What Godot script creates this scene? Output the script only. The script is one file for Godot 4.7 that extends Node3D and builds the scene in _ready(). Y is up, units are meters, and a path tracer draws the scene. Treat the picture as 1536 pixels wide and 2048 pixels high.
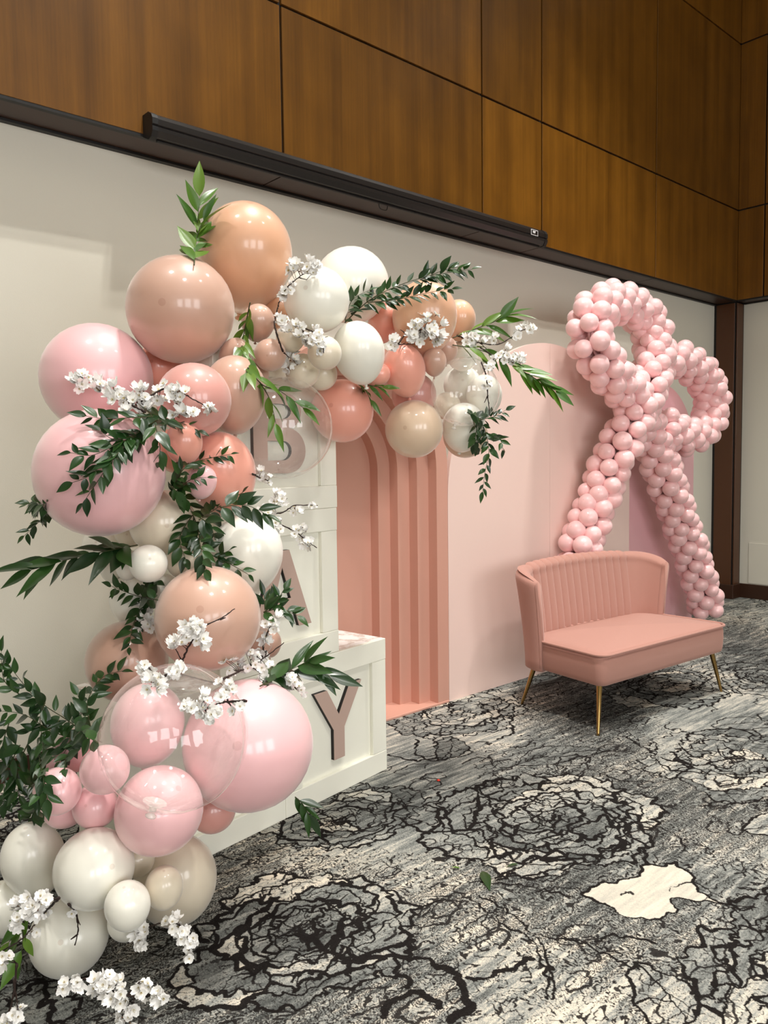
extends Node3D

# One metre is one unit. The camera stands over the origin; the panelled wall runs along x at z = -3.69.
const WOOD_Z := -3.692
const PLASTER_Z := -3.934
const CORNER_X := 8.18
const SOFFIT_Y := 3.08
const ROOM_TOP := 6.9

var rng := RandomNumberGenerator.new()
var taken := {}
var mats := {}
var wood_mats: Array[StandardMaterial3D] = []
var balloon_mesh: ArrayMesh
var neck_mesh: ArrayMesh
var leaf_meshes := {}
var blossom_meshes: Array[ArrayMesh] = []


# ---------------------------------------------------------------- nodes
func numbered(called: String) -> String:
	var n: int = taken.get(called, 0)
	taken[called] = n + 1
	return called if n == 0 else "%s_%03d" % [called, n]


func tag(o: Node, label: String, category: String, group := "", kind := "") -> void:
	o.set_meta("label", label)
	if category != "":
		o.set_meta("category", category)
	if group != "":
		o.set_meta("group", group)
	if kind != "":
		o.set_meta("kind", kind)


func thing(called: String, label: String, category: String, at: Vector3, turn := 0.0, group := "") -> Node3D:
	var o := Node3D.new()
	o.name = numbered(called)
	add_child(o)
	o.position = at
	o.rotation.y = turn
	tag(o, label, category, group, "thing" if called == "arched_backdrop" else "")
	return o


func part(called: String, mesh: Mesh, material: Material, parent: Node, at := Transform3D()) -> MeshInstance3D:
	var o := MeshInstance3D.new()
	o.name = called
	o.mesh = mesh
	if material:
		o.material_override = material
	o.transform = at
	parent.add_child(o, true)
	return o


func struct_mesh(called: String, mesh: Mesh, material: Material, label: String, category: String) -> MeshInstance3D:
	var o := part(numbered(called), mesh, material, self)
	tag(o, label, category, "", "structure")
	return o


# ---------------------------------------------------------------- shapes
# A Shape collects triangles (counter-clockwise seen from outside); mesh_of turns it into one smooth or flat mesh.
class Shape:
	var p := PackedVector3Array()
	var uv := PackedVector2Array()
	var smooth := PackedInt32Array()
	var col := PackedColorArray()
	var tint := Color.WHITE

	func tri(a: Vector3, b: Vector3, c: Vector3, ua := Vector2.ZERO, ub := Vector2.ZERO, uc := Vector2.ZERO, s := 0) -> void:
		p.append(a); p.append(b); p.append(c)
		uv.append(ua); uv.append(ub); uv.append(uc)
		smooth.append(s)
		col.append(tint); col.append(tint); col.append(tint)

	func face(pts: PackedVector3Array, from: Vector3) -> void:   # a flat convex face, turned to look away from the point «from»
		var mid := Vector3.ZERO
		for q in pts:
			mid += q
		mid /= pts.size()
		var n := (pts[1] - pts[0]).cross(pts[2] - pts[0])
		var out := n.dot(mid - from) >= 0.0
		var un := n.normalized().abs()
		for i in range(1, pts.size() - 1):
			var t := [pts[0], pts[i], pts[i + 1]] if out else [pts[0], pts[i + 1], pts[i]]
			var u: Array[Vector2] = []
			for q: Vector3 in t:
				u.append(Vector2(q.z, q.y) if un.x > 0.7 else Vector2(q.x, q.z) if un.y > 0.7 else Vector2(q.x, q.y))
			tri(t[0], t[1], t[2], u[0], u[1], u[2], -1)

	func box(c: Vector3, size: Vector3, bevel := 0.0, turn := Basis()) -> void:
		var h := size / 2.0
		var b := minf(bevel, minf(h.x, minf(h.y, h.z)) * 0.9)
		var at := func(sx: float, sy: float, sz: float, full: int) -> Vector3:
			var v := Vector3(sx * (h.x - (0.0 if full == 0 else b)), sy * (h.y - (0.0 if full == 1 else b)), sz * (h.z - (0.0 if full == 2 else b)))
			return c + turn * v
		for s: float in [-1.0, 1.0]:
			face([at.call(s, -1, -1, 0), at.call(s, 1, -1, 0), at.call(s, 1, 1, 0), at.call(s, -1, 1, 0)], c)
			face([at.call(-1, s, -1, 1), at.call(1, s, -1, 1), at.call(1, s, 1, 1), at.call(-1, s, 1, 1)], c)
			face([at.call(-1, -1, s, 2), at.call(1, -1, s, 2), at.call(1, 1, s, 2), at.call(-1, 1, s, 2)], c)
		if b <= 0.0:
			return
		for s: float in [-1.0, 1.0]:
			for t: float in [-1.0, 1.0]:
				face([at.call(s, t, -1, 0), at.call(s, t, 1, 0), at.call(s, t, 1, 1), at.call(s, t, -1, 1)], c)
				face([at.call(s, -1, t, 0), at.call(s, 1, t, 0), at.call(s, 1, t, 2), at.call(s, -1, t, 2)], c)
				face([at.call(-1, s, t, 1), at.call(1, s, t, 1), at.call(1, s, t, 2), at.call(-1, s, t, 2)], c)
				for w: float in [-1.0, 1.0]:
					face([at.call(s, t, w, 0), at.call(s, t, w, 1), at.call(s, t, w, 2)], c)

	func grid(rows: Array, loop_u := false, s := 0, flip := false) -> void:
		for j in rows.size() - 1:
			var a: PackedVector3Array = rows[j]
			var b: PackedVector3Array = rows[j + 1]
			var n := a.size()
			for i in (n if loop_u else n - 1):
				var k := (i + 1) % n
				var u0 := float(i) / (n - 1)
				var u1 := float(i + 1) / (n - 1)
				var v0 := float(j) / (rows.size() - 1)
				var v1 := float(j + 1) / (rows.size() - 1)
				if flip:
					tri(a[i], b[k], a[k], Vector2(u0, v0), Vector2(u1, v1), Vector2(u1, v0), s)
					tri(a[i], b[i], b[k], Vector2(u0, v0), Vector2(u0, v1), Vector2(u1, v1), s)
				else:
					tri(a[i], a[k], b[k], Vector2(u0, v0), Vector2(u1, v0), Vector2(u1, v1), s)
					tri(a[i], b[k], b[i], Vector2(u0, v0), Vector2(u1, v1), Vector2(u0, v1), s)

	func tube(path: PackedVector3Array, radii: PackedFloat32Array, sides := 6, caps := true) -> void:
		var rows := []
		var t0 := (path[1] - path[0]).normalized()
		var n := t0.cross(Vector3.UP if absf(t0.y) < 0.9 else Vector3.RIGHT).normalized()
		for i in path.size():
			var t := (path[mini(i + 1, path.size() - 1)] - path[maxi(i - 1, 0)]).normalized()
			n = (n - t * n.dot(t)).normalized()
			var b := t.cross(n)
			var row := PackedVector3Array()
			for k in sides:
				var a := TAU * k / sides
				row.append(path[i] + (n * cos(a) + b * sin(a)) * radii[i])
			rows.append(row)
		grid(rows, true, 0)
		if caps:
			for e: int in [0, path.size() - 1]:
				var r: PackedVector3Array = rows[e]
				for k in sides:
					if e == 0:
						tri(path[e], r[(k + 1) % sides], r[k])
					else:
						tri(path[e], r[k], r[(k + 1) % sides])

	func lathe(profile: PackedVector2Array, sides := 24, s := 0) -> void:   # (radius, height) from bottom to top
		var rows := []
		for q in profile:
			var row := PackedVector3Array()
			for k in sides:
				var a := -TAU * k / sides
				row.append(Vector3(cos(a) * q.x, q.y, sin(a) * q.x))
			rows.append(row)
		grid(rows, true, s)

	func extrude(outline: PackedVector2Array, z0: float, z1: float, place := Transform3D(), caps := true, sides := true) -> void:
		var n := outline.size()
		if caps:
			var idx := Geometry2D.triangulate_polygon(outline)
			for i in range(0, idx.size(), 3):
				var a := outline[idx[i]]
				var b := outline[idx[i + 1]]
				var c := outline[idx[i + 2]]
				if (b - a).cross(c - a) < 0.0:
					var w := b
					b = c
					c = w
				tri(place * Vector3(a.x, a.y, z1), place * Vector3(b.x, b.y, z1), place * Vector3(c.x, c.y, z1), a, b, c, -1)
				tri(place * Vector3(a.x, a.y, z0), place * Vector3(c.x, c.y, z0), place * Vector3(b.x, b.y, z0), a, c, b, -1)
		if sides:
			var area := 0.0
			for i in n:
				area += outline[i].cross(outline[(i + 1) % n])
			for i in n:
				var a := outline[i]
				var b := outline[(i + 1) % n]
				if area < 0.0:
					var w := b
					b = a
					a = w
				var q0 := place * Vector3(a.x, a.y, z0)
				var q1 := place * Vector3(b.x, b.y, z0)
				var q2 := place * Vector3(b.x, b.y, z1)
				var q3 := place * Vector3(a.x, a.y, z1)
				tri(q0, q1, q2, Vector2(0, 0), Vector2(1, 0), Vector2(1, 1), -1)
				tri(q0, q2, q3, Vector2(0, 0), Vector2(1, 1), Vector2(0, 1), -1)

	func mesh() -> ArrayMesh:
		var st := SurfaceTool.new()
		st.begin(Mesh.PRIMITIVE_TRIANGLES)
		for i in smooth.size():
			st.set_smooth_group(smooth[i])
			for k: int in [0, 2, 1]:   # Godot's front faces run clockwise
				st.set_color(col[i * 3 + k])
				st.set_uv(uv[i * 3 + k])
				st.add_vertex(p[i * 3 + k])
		st.generate_normals()
		st.index()
		return st.commit()


func box_mesh(c: Vector3, size: Vector3, bevel := 0.0) -> ArrayMesh:
	var s := Shape.new()
	s.box(c, size, bevel)
	return s.mesh()


func span_mesh(lo: Vector3, hi: Vector3, bevel := 0.0) -> ArrayMesh:
	return box_mesh((lo + hi) / 2.0, hi - lo, bevel)


func smooth_path(pts: Array, step := 0.02) -> PackedVector3Array:
	var c := Curve3D.new()
	c.bake_interval = step
	for i in pts.size():
		var p: Vector3 = pts[i]
		var a: Vector3 = pts[maxi(i - 1, 0)]
		var b: Vector3 = pts[mini(i + 1, pts.size() - 1)]
		var t := (b - a) / 6.0
		c.add_point(p, -t, t)
	return c.get_baked_points()


func arch_outline(left: float, right: float, spring: float, bottom := 0.0, steps := 40) -> PackedVector2Array:
	var o := PackedVector2Array()
	var r := (right - left) / 2.0
	o.append(Vector2(left, bottom))
	o.append(Vector2(right, bottom))
	for i in steps + 1:
		var a := PI * i / steps
		o.append(Vector2((left + right) / 2.0 + r * cos(a), spring + r * sin(a)))
	return o


# ---------------------------------------------------------------- materials
func plain(key: String, color: Color, rough := 0.6, metal := 0.0) -> StandardMaterial3D:
	if mats.has(key):
		return mats[key]
	var m := StandardMaterial3D.new()
	m.resource_name = key
	m.albedo_color = color
	m.roughness = rough
	m.metallic = metal
	mats[key] = m
	return m


func noise_image(seed_: int, freq: float, w: int, h: int, octaves := 4, kind := FastNoiseLite.TYPE_SIMPLEX_SMOOTH) -> Image:
	var n := FastNoiseLite.new()
	n.seed = seed_
	n.noise_type = kind
	n.frequency = freq
	n.fractal_octaves = octaves
	return n.get_seamless_image(w, h, false, false, 0.15, true)


func stretched(seed_: int, freq: float, w: int, h: int, to_w: int, to_h: int, octaves := 4) -> PackedByteArray:
	var im := noise_image(seed_, freq, w, h, octaves)
	im.convert(Image.FORMAT_L8)
	im.resize(to_w, to_h, Image.INTERPOLATE_CUBIC)
	return im.get_data()


func make_wood() -> void:
	var w := 1024
	var wide := stretched(11, 0.012, 1024, 32, w, w, 4)     # broad soft bands down the veneer
	var fine := stretched(12, 0.09, 1024, 24, w, w, 3)      # grain lines
	var fleck := stretched(13, 0.2, 1024, 128, w, w, 2)     # short pores
	var cloud := stretched(14, 0.01, 512, 512, w, w, 3)
	var data := PackedByteArray()
	data.resize(w * w * 3)
	for i in w * w:
		var t := 0.45 * wide[i] + 0.22 * fine[i] + 0.1 * fleck[i] + 0.23 * cloud[i]
		t = clampf((t - 128.0) / 170.0 + 0.5, 0.0, 1.0)
		data[i * 3] = int(lerpf(86.0, 126.0, t))
		data[i * 3 + 1] = int(lerpf(53.0, 82.0, t))
		data[i * 3 + 2] = int(lerpf(6.0, 20.0, t))
	var tex := ImageTexture.create_from_image(Image.create_from_data(w, w, false, Image.FORMAT_RGB8, data))
	for k in 6:
		var m := StandardMaterial3D.new()
		m.resource_name = "wood_veneer_%d" % k
		m.albedo_texture = tex
		var tone: float = [1.0, 0.95, 1.04, 0.97, 1.02, 0.93][k]
		m.albedo_color = Color(tone, tone, tone)
		m.uv1_scale = Vector3(0.55, 0.36, 1)
		m.uv1_offset = Vector3(0.37 * k, 0.21 * k, 0)
		m.roughness = 0.36
		m.metallic_specular = 0.5
		wood_mats.append(m)


func stroke(data: PackedByteArray, w: int, pts: Array, width: float, wob: FastNoiseLite, amp: float, dark: int) -> void:
	# a wobbling woven line through the given points (metres on the carpet)
	var k := w / 5.12
	for i in pts.size() - 1:
		var a: Vector2 = pts[i]
		var b: Vector2 = pts[i + 1]
		var n := maxi(2, int(a.distance_to(b) * k / 0.9))
		var side := (b - a).normalized().orthogonal()
		for j in n:
			var q := a.lerp(b, float(j) / n)
			q += Vector2(wob.get_noise_2d(q.x * 230.0, q.y * 230.0), wob.get_noise_2d(q.x * 230.0 + 777.0, q.y * 230.0)) * amp
			var wd := width * (0.75 + 0.7 * wob.get_noise_2d(q.y * 90.0 + 300.0, q.x * 90.0))
			var cx := q.x * k
			var cy := q.y * k
			var r := maxf(0.6, wd * k / 2.0)
			for y in range(int(floor(cy - r)), int(ceil(cy + r)) + 1):
				for x in range(int(floor(cx - r)), int(ceil(cx + r)) + 1):
					var dx := x - cx
					var dy := y - cy
					if dx * dx + dy * dy <= r * r:
						var at := posmod(y, w) * w + posmod(x, w)
						data[at] = maxi(data[at], dark)


func wavy(pts: Array, wob: FastNoiseLite, amp: float, closed: bool) -> PackedVector2Array:
	# resamples a line every few millimetres and lets it wander
	var out := PackedVector2Array()
	var n := pts.size()
	for i in (n if closed else n - 1):
		var a: Vector2 = pts[i]
		var b: Vector2 = pts[(i + 1) % n]
		var m := maxi(1, int(a.distance_to(b) / 0.007))
		for j in m:
			var q := a.lerp(b, float(j) / m)
			out.append(q + Vector2(wob.get_noise_2d(q.x * 230.0, q.y * 230.0), wob.get_noise_2d(q.x * 230.0 + 777.0, q.y * 230.0)) * amp)
	return out


func fill(lines: PackedByteArray, tone: PackedByteArray, w: int, poly: PackedVector2Array, value: int) -> void:
	# paints a closed shape over whatever was drawn before
	var k := w / 5.12
	var lo := INF
	var hi := -INF
	for q in poly:
		lo = minf(lo, q.y)
		hi = maxf(hi, q.y)
	for y in range(int(ceil(lo * k)), int(hi * k) + 1):
		var xs := PackedFloat32Array()
		var yy := (y + 0.01) / k
		for i in poly.size():
			var a := poly[i]
			var b := poly[(i + 1) % poly.size()]
			if (a.y <= yy) != (b.y <= yy):
				xs.append((a.x + (yy - a.y) / (b.y - a.y) * (b.x - a.x)) * k)
		xs.sort()
		var row := posmod(y, w) * w
		for i in range(0, xs.size() - 1, 2):
			for x in range(int(ceil(xs[i])), int(xs[i + 1]) + 1):
				var at := row + posmod(x, w)
				lines[at] = 0
				tone[at] = value


func outline(lines: PackedByteArray, w: int, path: PackedVector2Array, closed: bool, width: float, wob: FastNoiseLite) -> void:
	var pts := Array(path)
	if closed:
		pts.append(path[0])
	stroke(lines, w, pts, width, wob, 0.0, 255)


func peony(lines: PackedByteArray, tone: PackedByteArray, w: int, c: Vector2, radius: float, seed_: int, wob: FastNoiseLite, bold: float) -> void:
	var r := RandomNumberGenerator.new()
	r.seed = seed_
	var rings := 5
	for ring in range(rings - 1, -1, -1):
		var rr := radius * (0.20 + 0.80 * float(ring + 1) / rings)
		var petals := 3 + ring
		var turn := r.randf() * TAU
		c += Vector2(r.randf_range(-1, 1), r.randf_range(-1, 1)) * radius * 0.07
		for p in petals:
			var a0 := turn + TAU * (p - 0.12) / petals
			var a1 := turn + TAU * (p + 1.15) / petals
			var puff := r.randf_range(0.0, 0.34)
			var lobes := r.randi_range(2, 5)
			var pts := []
			for i in 15:
				var u := i / 14.0
				var a := lerpf(a0, a1, u)
				var rad := rr * (0.84 + puff * sin(PI * u) + 0.055 * sin(PI * u * lobes * 2.0) * sin(PI * u))
				pts.append(c + Vector2(cos(a) * 1.12, sin(a) * 0.9) * rad)
			var inner := rr * 0.3
			for i in 4:
				var a := lerpf(a1, a0, i / 3.0)
				pts.append(c + Vector2(cos(a) * 1.12, sin(a) * 0.9) * inner)
			var edge := wavy(pts, wob, 0.036, true)
			var pick := r.randf()
			fill(lines, tone, w, edge, 172 if pick < 0.16 else (132 if pick < 0.58 else 98))
			outline(lines, w, edge, true, bold * r.randf_range(0.6, 1.15), wob)
			# a second inner edge and a few veins
			if r.randf() < 0.75:
				var pts2 := []
				for i in 9:
					var u := lerpf(0.12, 0.88, i / 8.0)
					var a := lerpf(a0, a1, u)
					pts2.append(c + Vector2(cos(a) * 1.12, sin(a) * 0.9) * rr * (0.70 + puff * 0.8 * sin(PI * u)))
				outline(lines, w, wavy(pts2, wob, 0.03, false), false, bold * 0.5, wob)
			for v in r.randi_range(1, 4):
				var am := lerpf(a0, a1, r.randf_range(0.15, 0.85))
				var from := r.randf_range(0.45, 0.65)
				var vein := wavy([c + Vector2(cos(am) * 1.12, sin(am) * 0.9) * rr * from, c + Vector2(cos(am + 0.08) * 1.12, sin(am + 0.08) * 0.9) * rr * r.randf_range(0.75, 0.92)], wob, 0.02, false)
				if vein.size() > 2:
					outline(lines, w, vein, false, bold * r.randf_range(0.25, 0.6), wob)
	for k in 46:
		var a := r.randf() * TAU
		var q := c + Vector2(cos(a), sin(a) * 0.8) * radius * 0.24 * sqrt(r.randf())
		stroke(lines, w, [q, q + Vector2(r.randf_range(-1, 1), r.randf_range(-1, 1)) * radius * 0.08], 0.008, wob, 0.006, 245)


func blade(lines: PackedByteArray, tone: PackedByteArray, w: int, from: Vector2, to: Vector2, wide: float, value: int, wob: FastNoiseLite, bold: float) -> void:
	var side := (to - from).orthogonal()
	var pts := []
	for i in 13:
		var u := i / 12.0
		pts.append(from.lerp(to, u) + side * wide * sin(PI * pow(u, 0.8)) * 0.5 + side * 0.1 * sin(PI * u))
	for i in range(11, 0, -1):
		var u := i / 12.0
		pts.append(from.lerp(to, u) - side * wide * sin(PI * pow(u, 0.8)) * 0.5 + side * 0.1 * sin(PI * u))
	var edge := wavy(pts, wob, 0.02, true)
	fill(lines, tone, w, edge, value)
	outline(lines, w, edge, true, bold, wob)
	var rib := []
	for i in 8:
		var u := i / 7.5
		rib.append(from.lerp(to, u) + side * 0.1 * sin(PI * u))
	outline(lines, w, wavy(rib, wob, 0.012, false), false, bold * 0.7, wob)
	for i in range(1, 7):
		var u := i / 7.5
		var at := from.lerp(to, u) + side * 0.1 * sin(PI * u)
		for s: float in [-1.0, 1.0]:
			var tip := at + (to - from) * 0.14 + side * s * wide * 0.36 * sin(PI * u)
			outline(lines, w, wavy([at, tip], wob, 0.012, false), false, bold * 0.35, wob)


func make_carpet() -> StandardMaterial3D:
	var w := 2048
	var lines := PackedByteArray()
	lines.resize(w * w)
	var tone := PackedByteArray()
	tone.resize(w * w)
	tone.fill(0)
	var wob := FastNoiseLite.new()
	wob.seed = 5
	wob.frequency = 0.065
	wob.fractal_octaves = 3
	var bold := 0.020
	var petal_patch := PackedVector2Array([Vector2(2.241, -1.514), Vector2(2.347, -1.522), Vector2(2.398, -1.475), Vector2(2.49, -1.458), Vector2(2.582, -1.475), Vector2(2.613, -1.431), Vector2(2.684, -1.41), Vector2(2.647, -1.355), Vector2(2.621, -1.307), Vector2(2.551, -1.25), Vector2(2.541, -1.17), Vector2(2.49, -1.23), Vector2(2.463, -1.281), Vector2(2.431, -1.297), Vector2(2.398, -1.241), Vector2(2.349, -1.263), Vector2(2.31, -1.264), Vector2(2.252, -1.317), Vector2(2.24, -1.377), Vector2(2.249, -1.429)])
	blade(lines, tone, w, Vector2(1.75, -2.75), Vector2(2.15, -2.35), 0.45, 96, wob, 0.011)
	blade(lines, tone, w, Vector2(2.05, -1.2), Vector2(1.7, -0.8), 0.4, 128, wob, 0.011)
	blade(lines, tone, w, Vector2(3.0, -2.4), Vector2(3.5, -2.2), 0.4, 96, wob, 0.011)
	blade(lines, tone, w, Vector2(3.1, -1.35), Vector2(3.5, -1.0), 0.4, 150, wob, 0.011)
	blade(lines, tone, w, Vector2(0.95, -1.5), Vector2(1.3, -1.1), 0.45, 96, wob, 0.011)
	blade(lines, tone, w, Vector2(2.9, -0.6), Vector2(3.3, -0.35), 0.4, 128, wob, 0.011)
	blade(lines, tone, w, Vector2(4.1, -3.3), Vector2(4.5, -3.05), 0.4, 96, wob, 0.011)
	blade(lines, tone, w, Vector2(4.2, -2.0), Vector2(4.6, -1.7), 0.4, 128, wob, 0.011)
	blade(lines, tone, w, Vector2(4.9, -3.0), Vector2(5.2, -3.4), 0.4, 150, wob, 0.011)
	blade(lines, tone, w, Vector2(2.15, -3.2), Vector2(2.6, -3.0), 0.35, 128, wob, 0.011)
	blade(lines, tone, w, Vector2(1.15, -2.5), Vector2(0.75, -2.9), 0.4, 96, wob, 0.011)
	blade(lines, tone, w, Vector2(4.4, -0.6), Vector2(4.0, -0.35), 0.4, 96, wob, 0.011)
	blade(lines, tone, w, Vector2(0.4, -0.9), Vector2(0.8, -0.5), 0.4, 128, wob, 0.011)
	blade(lines, tone, w, Vector2(1.5, -0.3), Vector2(1.9, -0.1), 0.4, 96, wob, 0.011)
	blade(lines, tone, w, Vector2(3.05, -2.9), Vector2(2.75, -2.7), 0.5, 96, wob, 0.011)
	peony(lines, tone, w, Vector2(1.4, -1.98), 0.36, 2, wob, 0.019)
	peony(lines, tone, w, Vector2(3.38, -3.2), 0.46, 3, wob, 0.014)
	peony(lines, tone, w, Vector2(3.85, -1.75), 0.46, 4, wob, 0.013)
	peony(lines, tone, w, Vector2(4.75, -2.55), 0.46, 5, wob, 0.016)
	peony(lines, tone, w, Vector2(2.35, -0.7), 0.5, 6, wob, 0.014)
	peony(lines, tone, w, Vector2(0.95, -3.4), 0.45, 7, wob, 0.016)
	peony(lines, tone, w, Vector2(4.95, -1.1), 0.5, 8, wob, 0.016)
	peony(lines, tone, w, Vector2(0.3, -2.2), 0.42, 9, wob, 0.018)
	peony(lines, tone, w, Vector2(3.4, -0.75), 0.36, 10, wob, 0.012)
	peony(lines, tone, w, Vector2(2.05, -2.55), 0.34, 11, wob, 0.014)
	peony(lines, tone, w, Vector2(0.9, -0.6), 0.42, 13, wob, 0.015)
	peony(lines, tone, w, Vector2(4.2, -0.1), 0.4, 14, wob, 0.014)
	peony(lines, tone, w, Vector2(2.66, -1.98), 0.46, 1, wob, 0.018)
	# one large bare cream petal
	var petal := wavy(Array(petal_patch), wob, 0.02, true)
	fill(lines, tone, w, petal, 1)
	outline(lines, w, petal, true, 0.013, wob)
	for s: Array in [
		[[Vector2(1.948, -1.762), Vector2(1.919, -1.616), Vector2(1.907, -1.471), Vector2(1.827, -1.364), Vector2(1.723, -1.272)], 0.009600000000000001],
		[[Vector2(1.985, -1.753), Vector2(1.969, -1.593), Vector2(1.928, -1.452), Vector2(1.851, -1.361), Vector2(1.737, -1.258)], 0.009600000000000001],
		[[Vector2(1.933, -1.491), Vector2(2.012, -1.353), Vector2(2.021, -1.242), Vector2(2.023, -1.162)], 0.009600000000000001],
		[[Vector2(1.96, -1.488), Vector2(2.032, -1.344), Vector2(2.048, -1.237)], 0.0064],
		[[Vector2(1.396, -1.99), Vector2(1.41, -1.913), Vector2(1.412, -1.808), Vector2(1.475, -1.769), Vector2(1.598, -1.738), Vector2(1.643, -1.717)], 0.024],
		[[Vector2(1.555, -1.956), Vector2(1.458, -1.889), Vector2(1.386, -1.813)], 0.024],
		[[Vector2(1.416, -1.785), Vector2(1.523, -1.725), Vector2(1.593, -1.639), Vector2(1.616, -1.56), Vector2(1.599, -1.483), Vector2(1.544, -1.412), Vector2(1.463, -1.391)], 0.028000000000000004],
		[[Vector2(1.623, -1.488), Vector2(1.654, -1.45), Vector2(1.712, -1.442), Vector2(1.754, -1.431), Vector2(1.835, -1.415)], 0.020000000000000004],
		[[Vector2(2.174, -2.451), Vector2(2.271, -2.441), Vector2(2.329, -2.386), Vector2(2.368, -2.37), Vector2(2.362, -2.273), Vector2(2.26, -2.141), Vector2(2.197, -2.183), Vector2(2.162, -2.252), Vector2(2.182, -2.365)], 0.0176],
		[[Vector2(2.26, -2.141), Vector2(2.334, -2.108), Vector2(2.511, -2.214), Vector2(2.639, -2.355), Vector2(2.74, -2.378), Vector2(2.841, -2.297), Vector2(2.895, -2.304)], 0.0208],
		[[Vector2(2.329, -2.386), Vector2(2.421, -2.384), Vector2(2.495, -2.447)], 0.0144],
		[[Vector2(2.334, -2.108), Vector2(2.35, -2.057), Vector2(2.271, -1.957), Vector2(2.224, -1.872), Vector2(2.302, -1.862), Vector2(2.448, -1.858), Vector2(2.569, -1.814)], 0.0176],
		[[Vector2(2.116, -1.795), Vector2(2.23, -1.775), Vector2(2.368, -1.769), Vector2(2.485, -1.756)], 0.0128],
		[[Vector2(2.108, -1.774), Vector2(2.244, -1.703), Vector2(2.395, -1.651), Vector2(2.515, -1.599), Vector2(2.622, -1.562)], 0.0128],
		[[Vector2(2.569, -1.814), Vector2(2.721, -1.817), Vector2(2.824, -1.797), Vector2(2.764, -1.702), Vector2(2.635, -1.615), Vector2(2.523, -1.591)], 0.019200000000000002],
		[[Vector2(2.862, -1.881), Vector2(2.893, -1.811), Vector2(2.83, -1.714), Vector2(2.739, -1.619), Vector2(2.716, -1.539), Vector2(2.582, -1.475)], 0.019200000000000002],
		[[Vector2(2.879, -1.745), Vector2(2.887, -1.623), Vector2(2.885, -1.516), Vector2(2.781, -1.412)], 0.011200000000000002],
		[[Vector2(2.739, -2.215), Vector2(2.722, -2.099), Vector2(2.73, -2.007), Vector2(2.828, -1.998), Vector2(2.879, -1.907)], 0.0144],
		[[Vector2(2.586, -2.227), Vector2(2.491, -2.112), Vector2(2.451, -1.998), Vector2(2.539, -1.989)], 0.0144],
		[[Vector2(2.653, -2.079), Vector2(2.566, -1.963), Vector2(2.576, -1.879), Vector2(2.685, -1.928)], 0.0176],
		[[Vector2(3.731, -2.245), Vector2(3.58, -1.967), Vector2(3.617, -1.796), Vector2(3.841, -1.718), Vector2(3.926, -1.582)], 0.0176],
		[[Vector2(3.574, -2.03), Vector2(3.48, -1.848), Vector2(3.539, -1.741)], 0.0144],
		[[Vector2(3.673, -1.935), Vector2(3.604, -1.835)], 0.0144],
		[[Vector2(3.207, -2.109), Vector2(3.19, -1.95), Vector2(3.316, -1.806), Vector2(3.617, -1.796)], 0.011200000000000002],
		[[Vector2(3.531, -2.249), Vector2(3.24, -2.183), Vector2(3.03, -2.176)], 0.008],
		[[Vector2(2.882, -2.995), Vector2(2.729, -2.838), Vector2(2.727, -2.726), Vector2(2.834, -2.681)], 0.016],
		[[Vector2(3.239, -2.922), Vector2(3.432, -2.953), Vector2(3.563, -2.903), Vector2(3.333, -2.694), Vector2(3.2, -2.69)], 0.016],
		[[Vector2(2.628, -2.934), Vector2(2.672, -2.779), Vector2(2.789, -2.723)], 0.016],
		[[Vector2(1.941, -1.769), Vector2(1.851, -1.827), Vector2(1.665, -1.854), Vector2(1.542, -1.833)], 0.009600000000000001],
		[[Vector2(2.021, -1.827), Vector2(2.084, -1.768), Vector2(2.162, -1.668), Vector2(2.206, -1.521)], 0.011200000000000002],
		[[Vector2(2.541, -1.17), Vector2(2.548, -1.101), Vector2(2.602, -1.075)], 0.0128],
		[[Vector2(2.533, -1.115), Vector2(2.474, -1.03), Vector2(2.474, -0.987)], 0.011200000000000002],
		[[Vector2(2.046, -1.342), Vector2(2.115, -1.321), Vector2(2.142, -1.274), Vector2(2.183, -1.214)], 0.011200000000000002],
		[[Vector2(1.882, -1.099), Vector2(1.942, -1.078), Vector2(1.967, -1.037)], 0.009600000000000001],
		[[Vector2(1.333, -1.527), Vector2(1.414, -1.566), Vector2(1.463, -1.556), Vector2(1.492, -1.512), Vector2(1.487, -1.448)], 0.024],
		[[Vector2(1.492, -1.637), Vector2(1.499, -1.594), Vector2(1.459, -1.577)], 0.020000000000000004],
		[[Vector2(3.466, -1.394), Vector2(3.354, -1.458), Vector2(3.317, -1.534), Vector2(3.211, -1.551)], 0.011200000000000002],
	]:
		stroke(lines, w, s[0], s[1], wob, 0.02, 255)
	# small scribbled loops between the big flowers
	var sc := RandomNumberGenerator.new()
	sc.seed = 99
	for n in 1000:
		var c := Vector2(sc.randf(), sc.randf()) * 5.12
		var rad := sc.randf_range(0.02, 0.075)
		var pts := []
		var from := sc.randf() * TAU
		var span := sc.randf_range(2.4, 6.0)
		for i in 12:
			var a := from + span * i / 11.0
			pts.append(c + Vector2(cos(a) * 1.3, sin(a) * 0.8) * rad * sc.randf_range(0.75, 1.2))
		stroke(lines, w, pts, sc.randf_range(0.006, 0.012), wob, 0.012, 225)
	var streak := stretched(21, 0.05, 192, 2048, w, w, 5)
	var streak2 := stretched(22, 0.14, 256, 2048, w, w, 3)
	var patch := stretched(23, 0.0042, 1024, 1024, w, w, 3)
	var web := FastNoiseLite.new()
	web.seed = 31
	web.noise_type = FastNoiseLite.TYPE_SIMPLEX_SMOOTH
	web.frequency = 0.0075
	web.fractal_octaves = 3
	web.fractal_gain = 0.45
	web.domain_warp_enabled = true
	web.domain_warp_amplitude = 26.0
	web.domain_warp_frequency = 0.02
	web.domain_warp_fractal_octaves = 2
	var web_im := web.get_seamless_image(w, w, false, false, 0.1, true)
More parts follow.
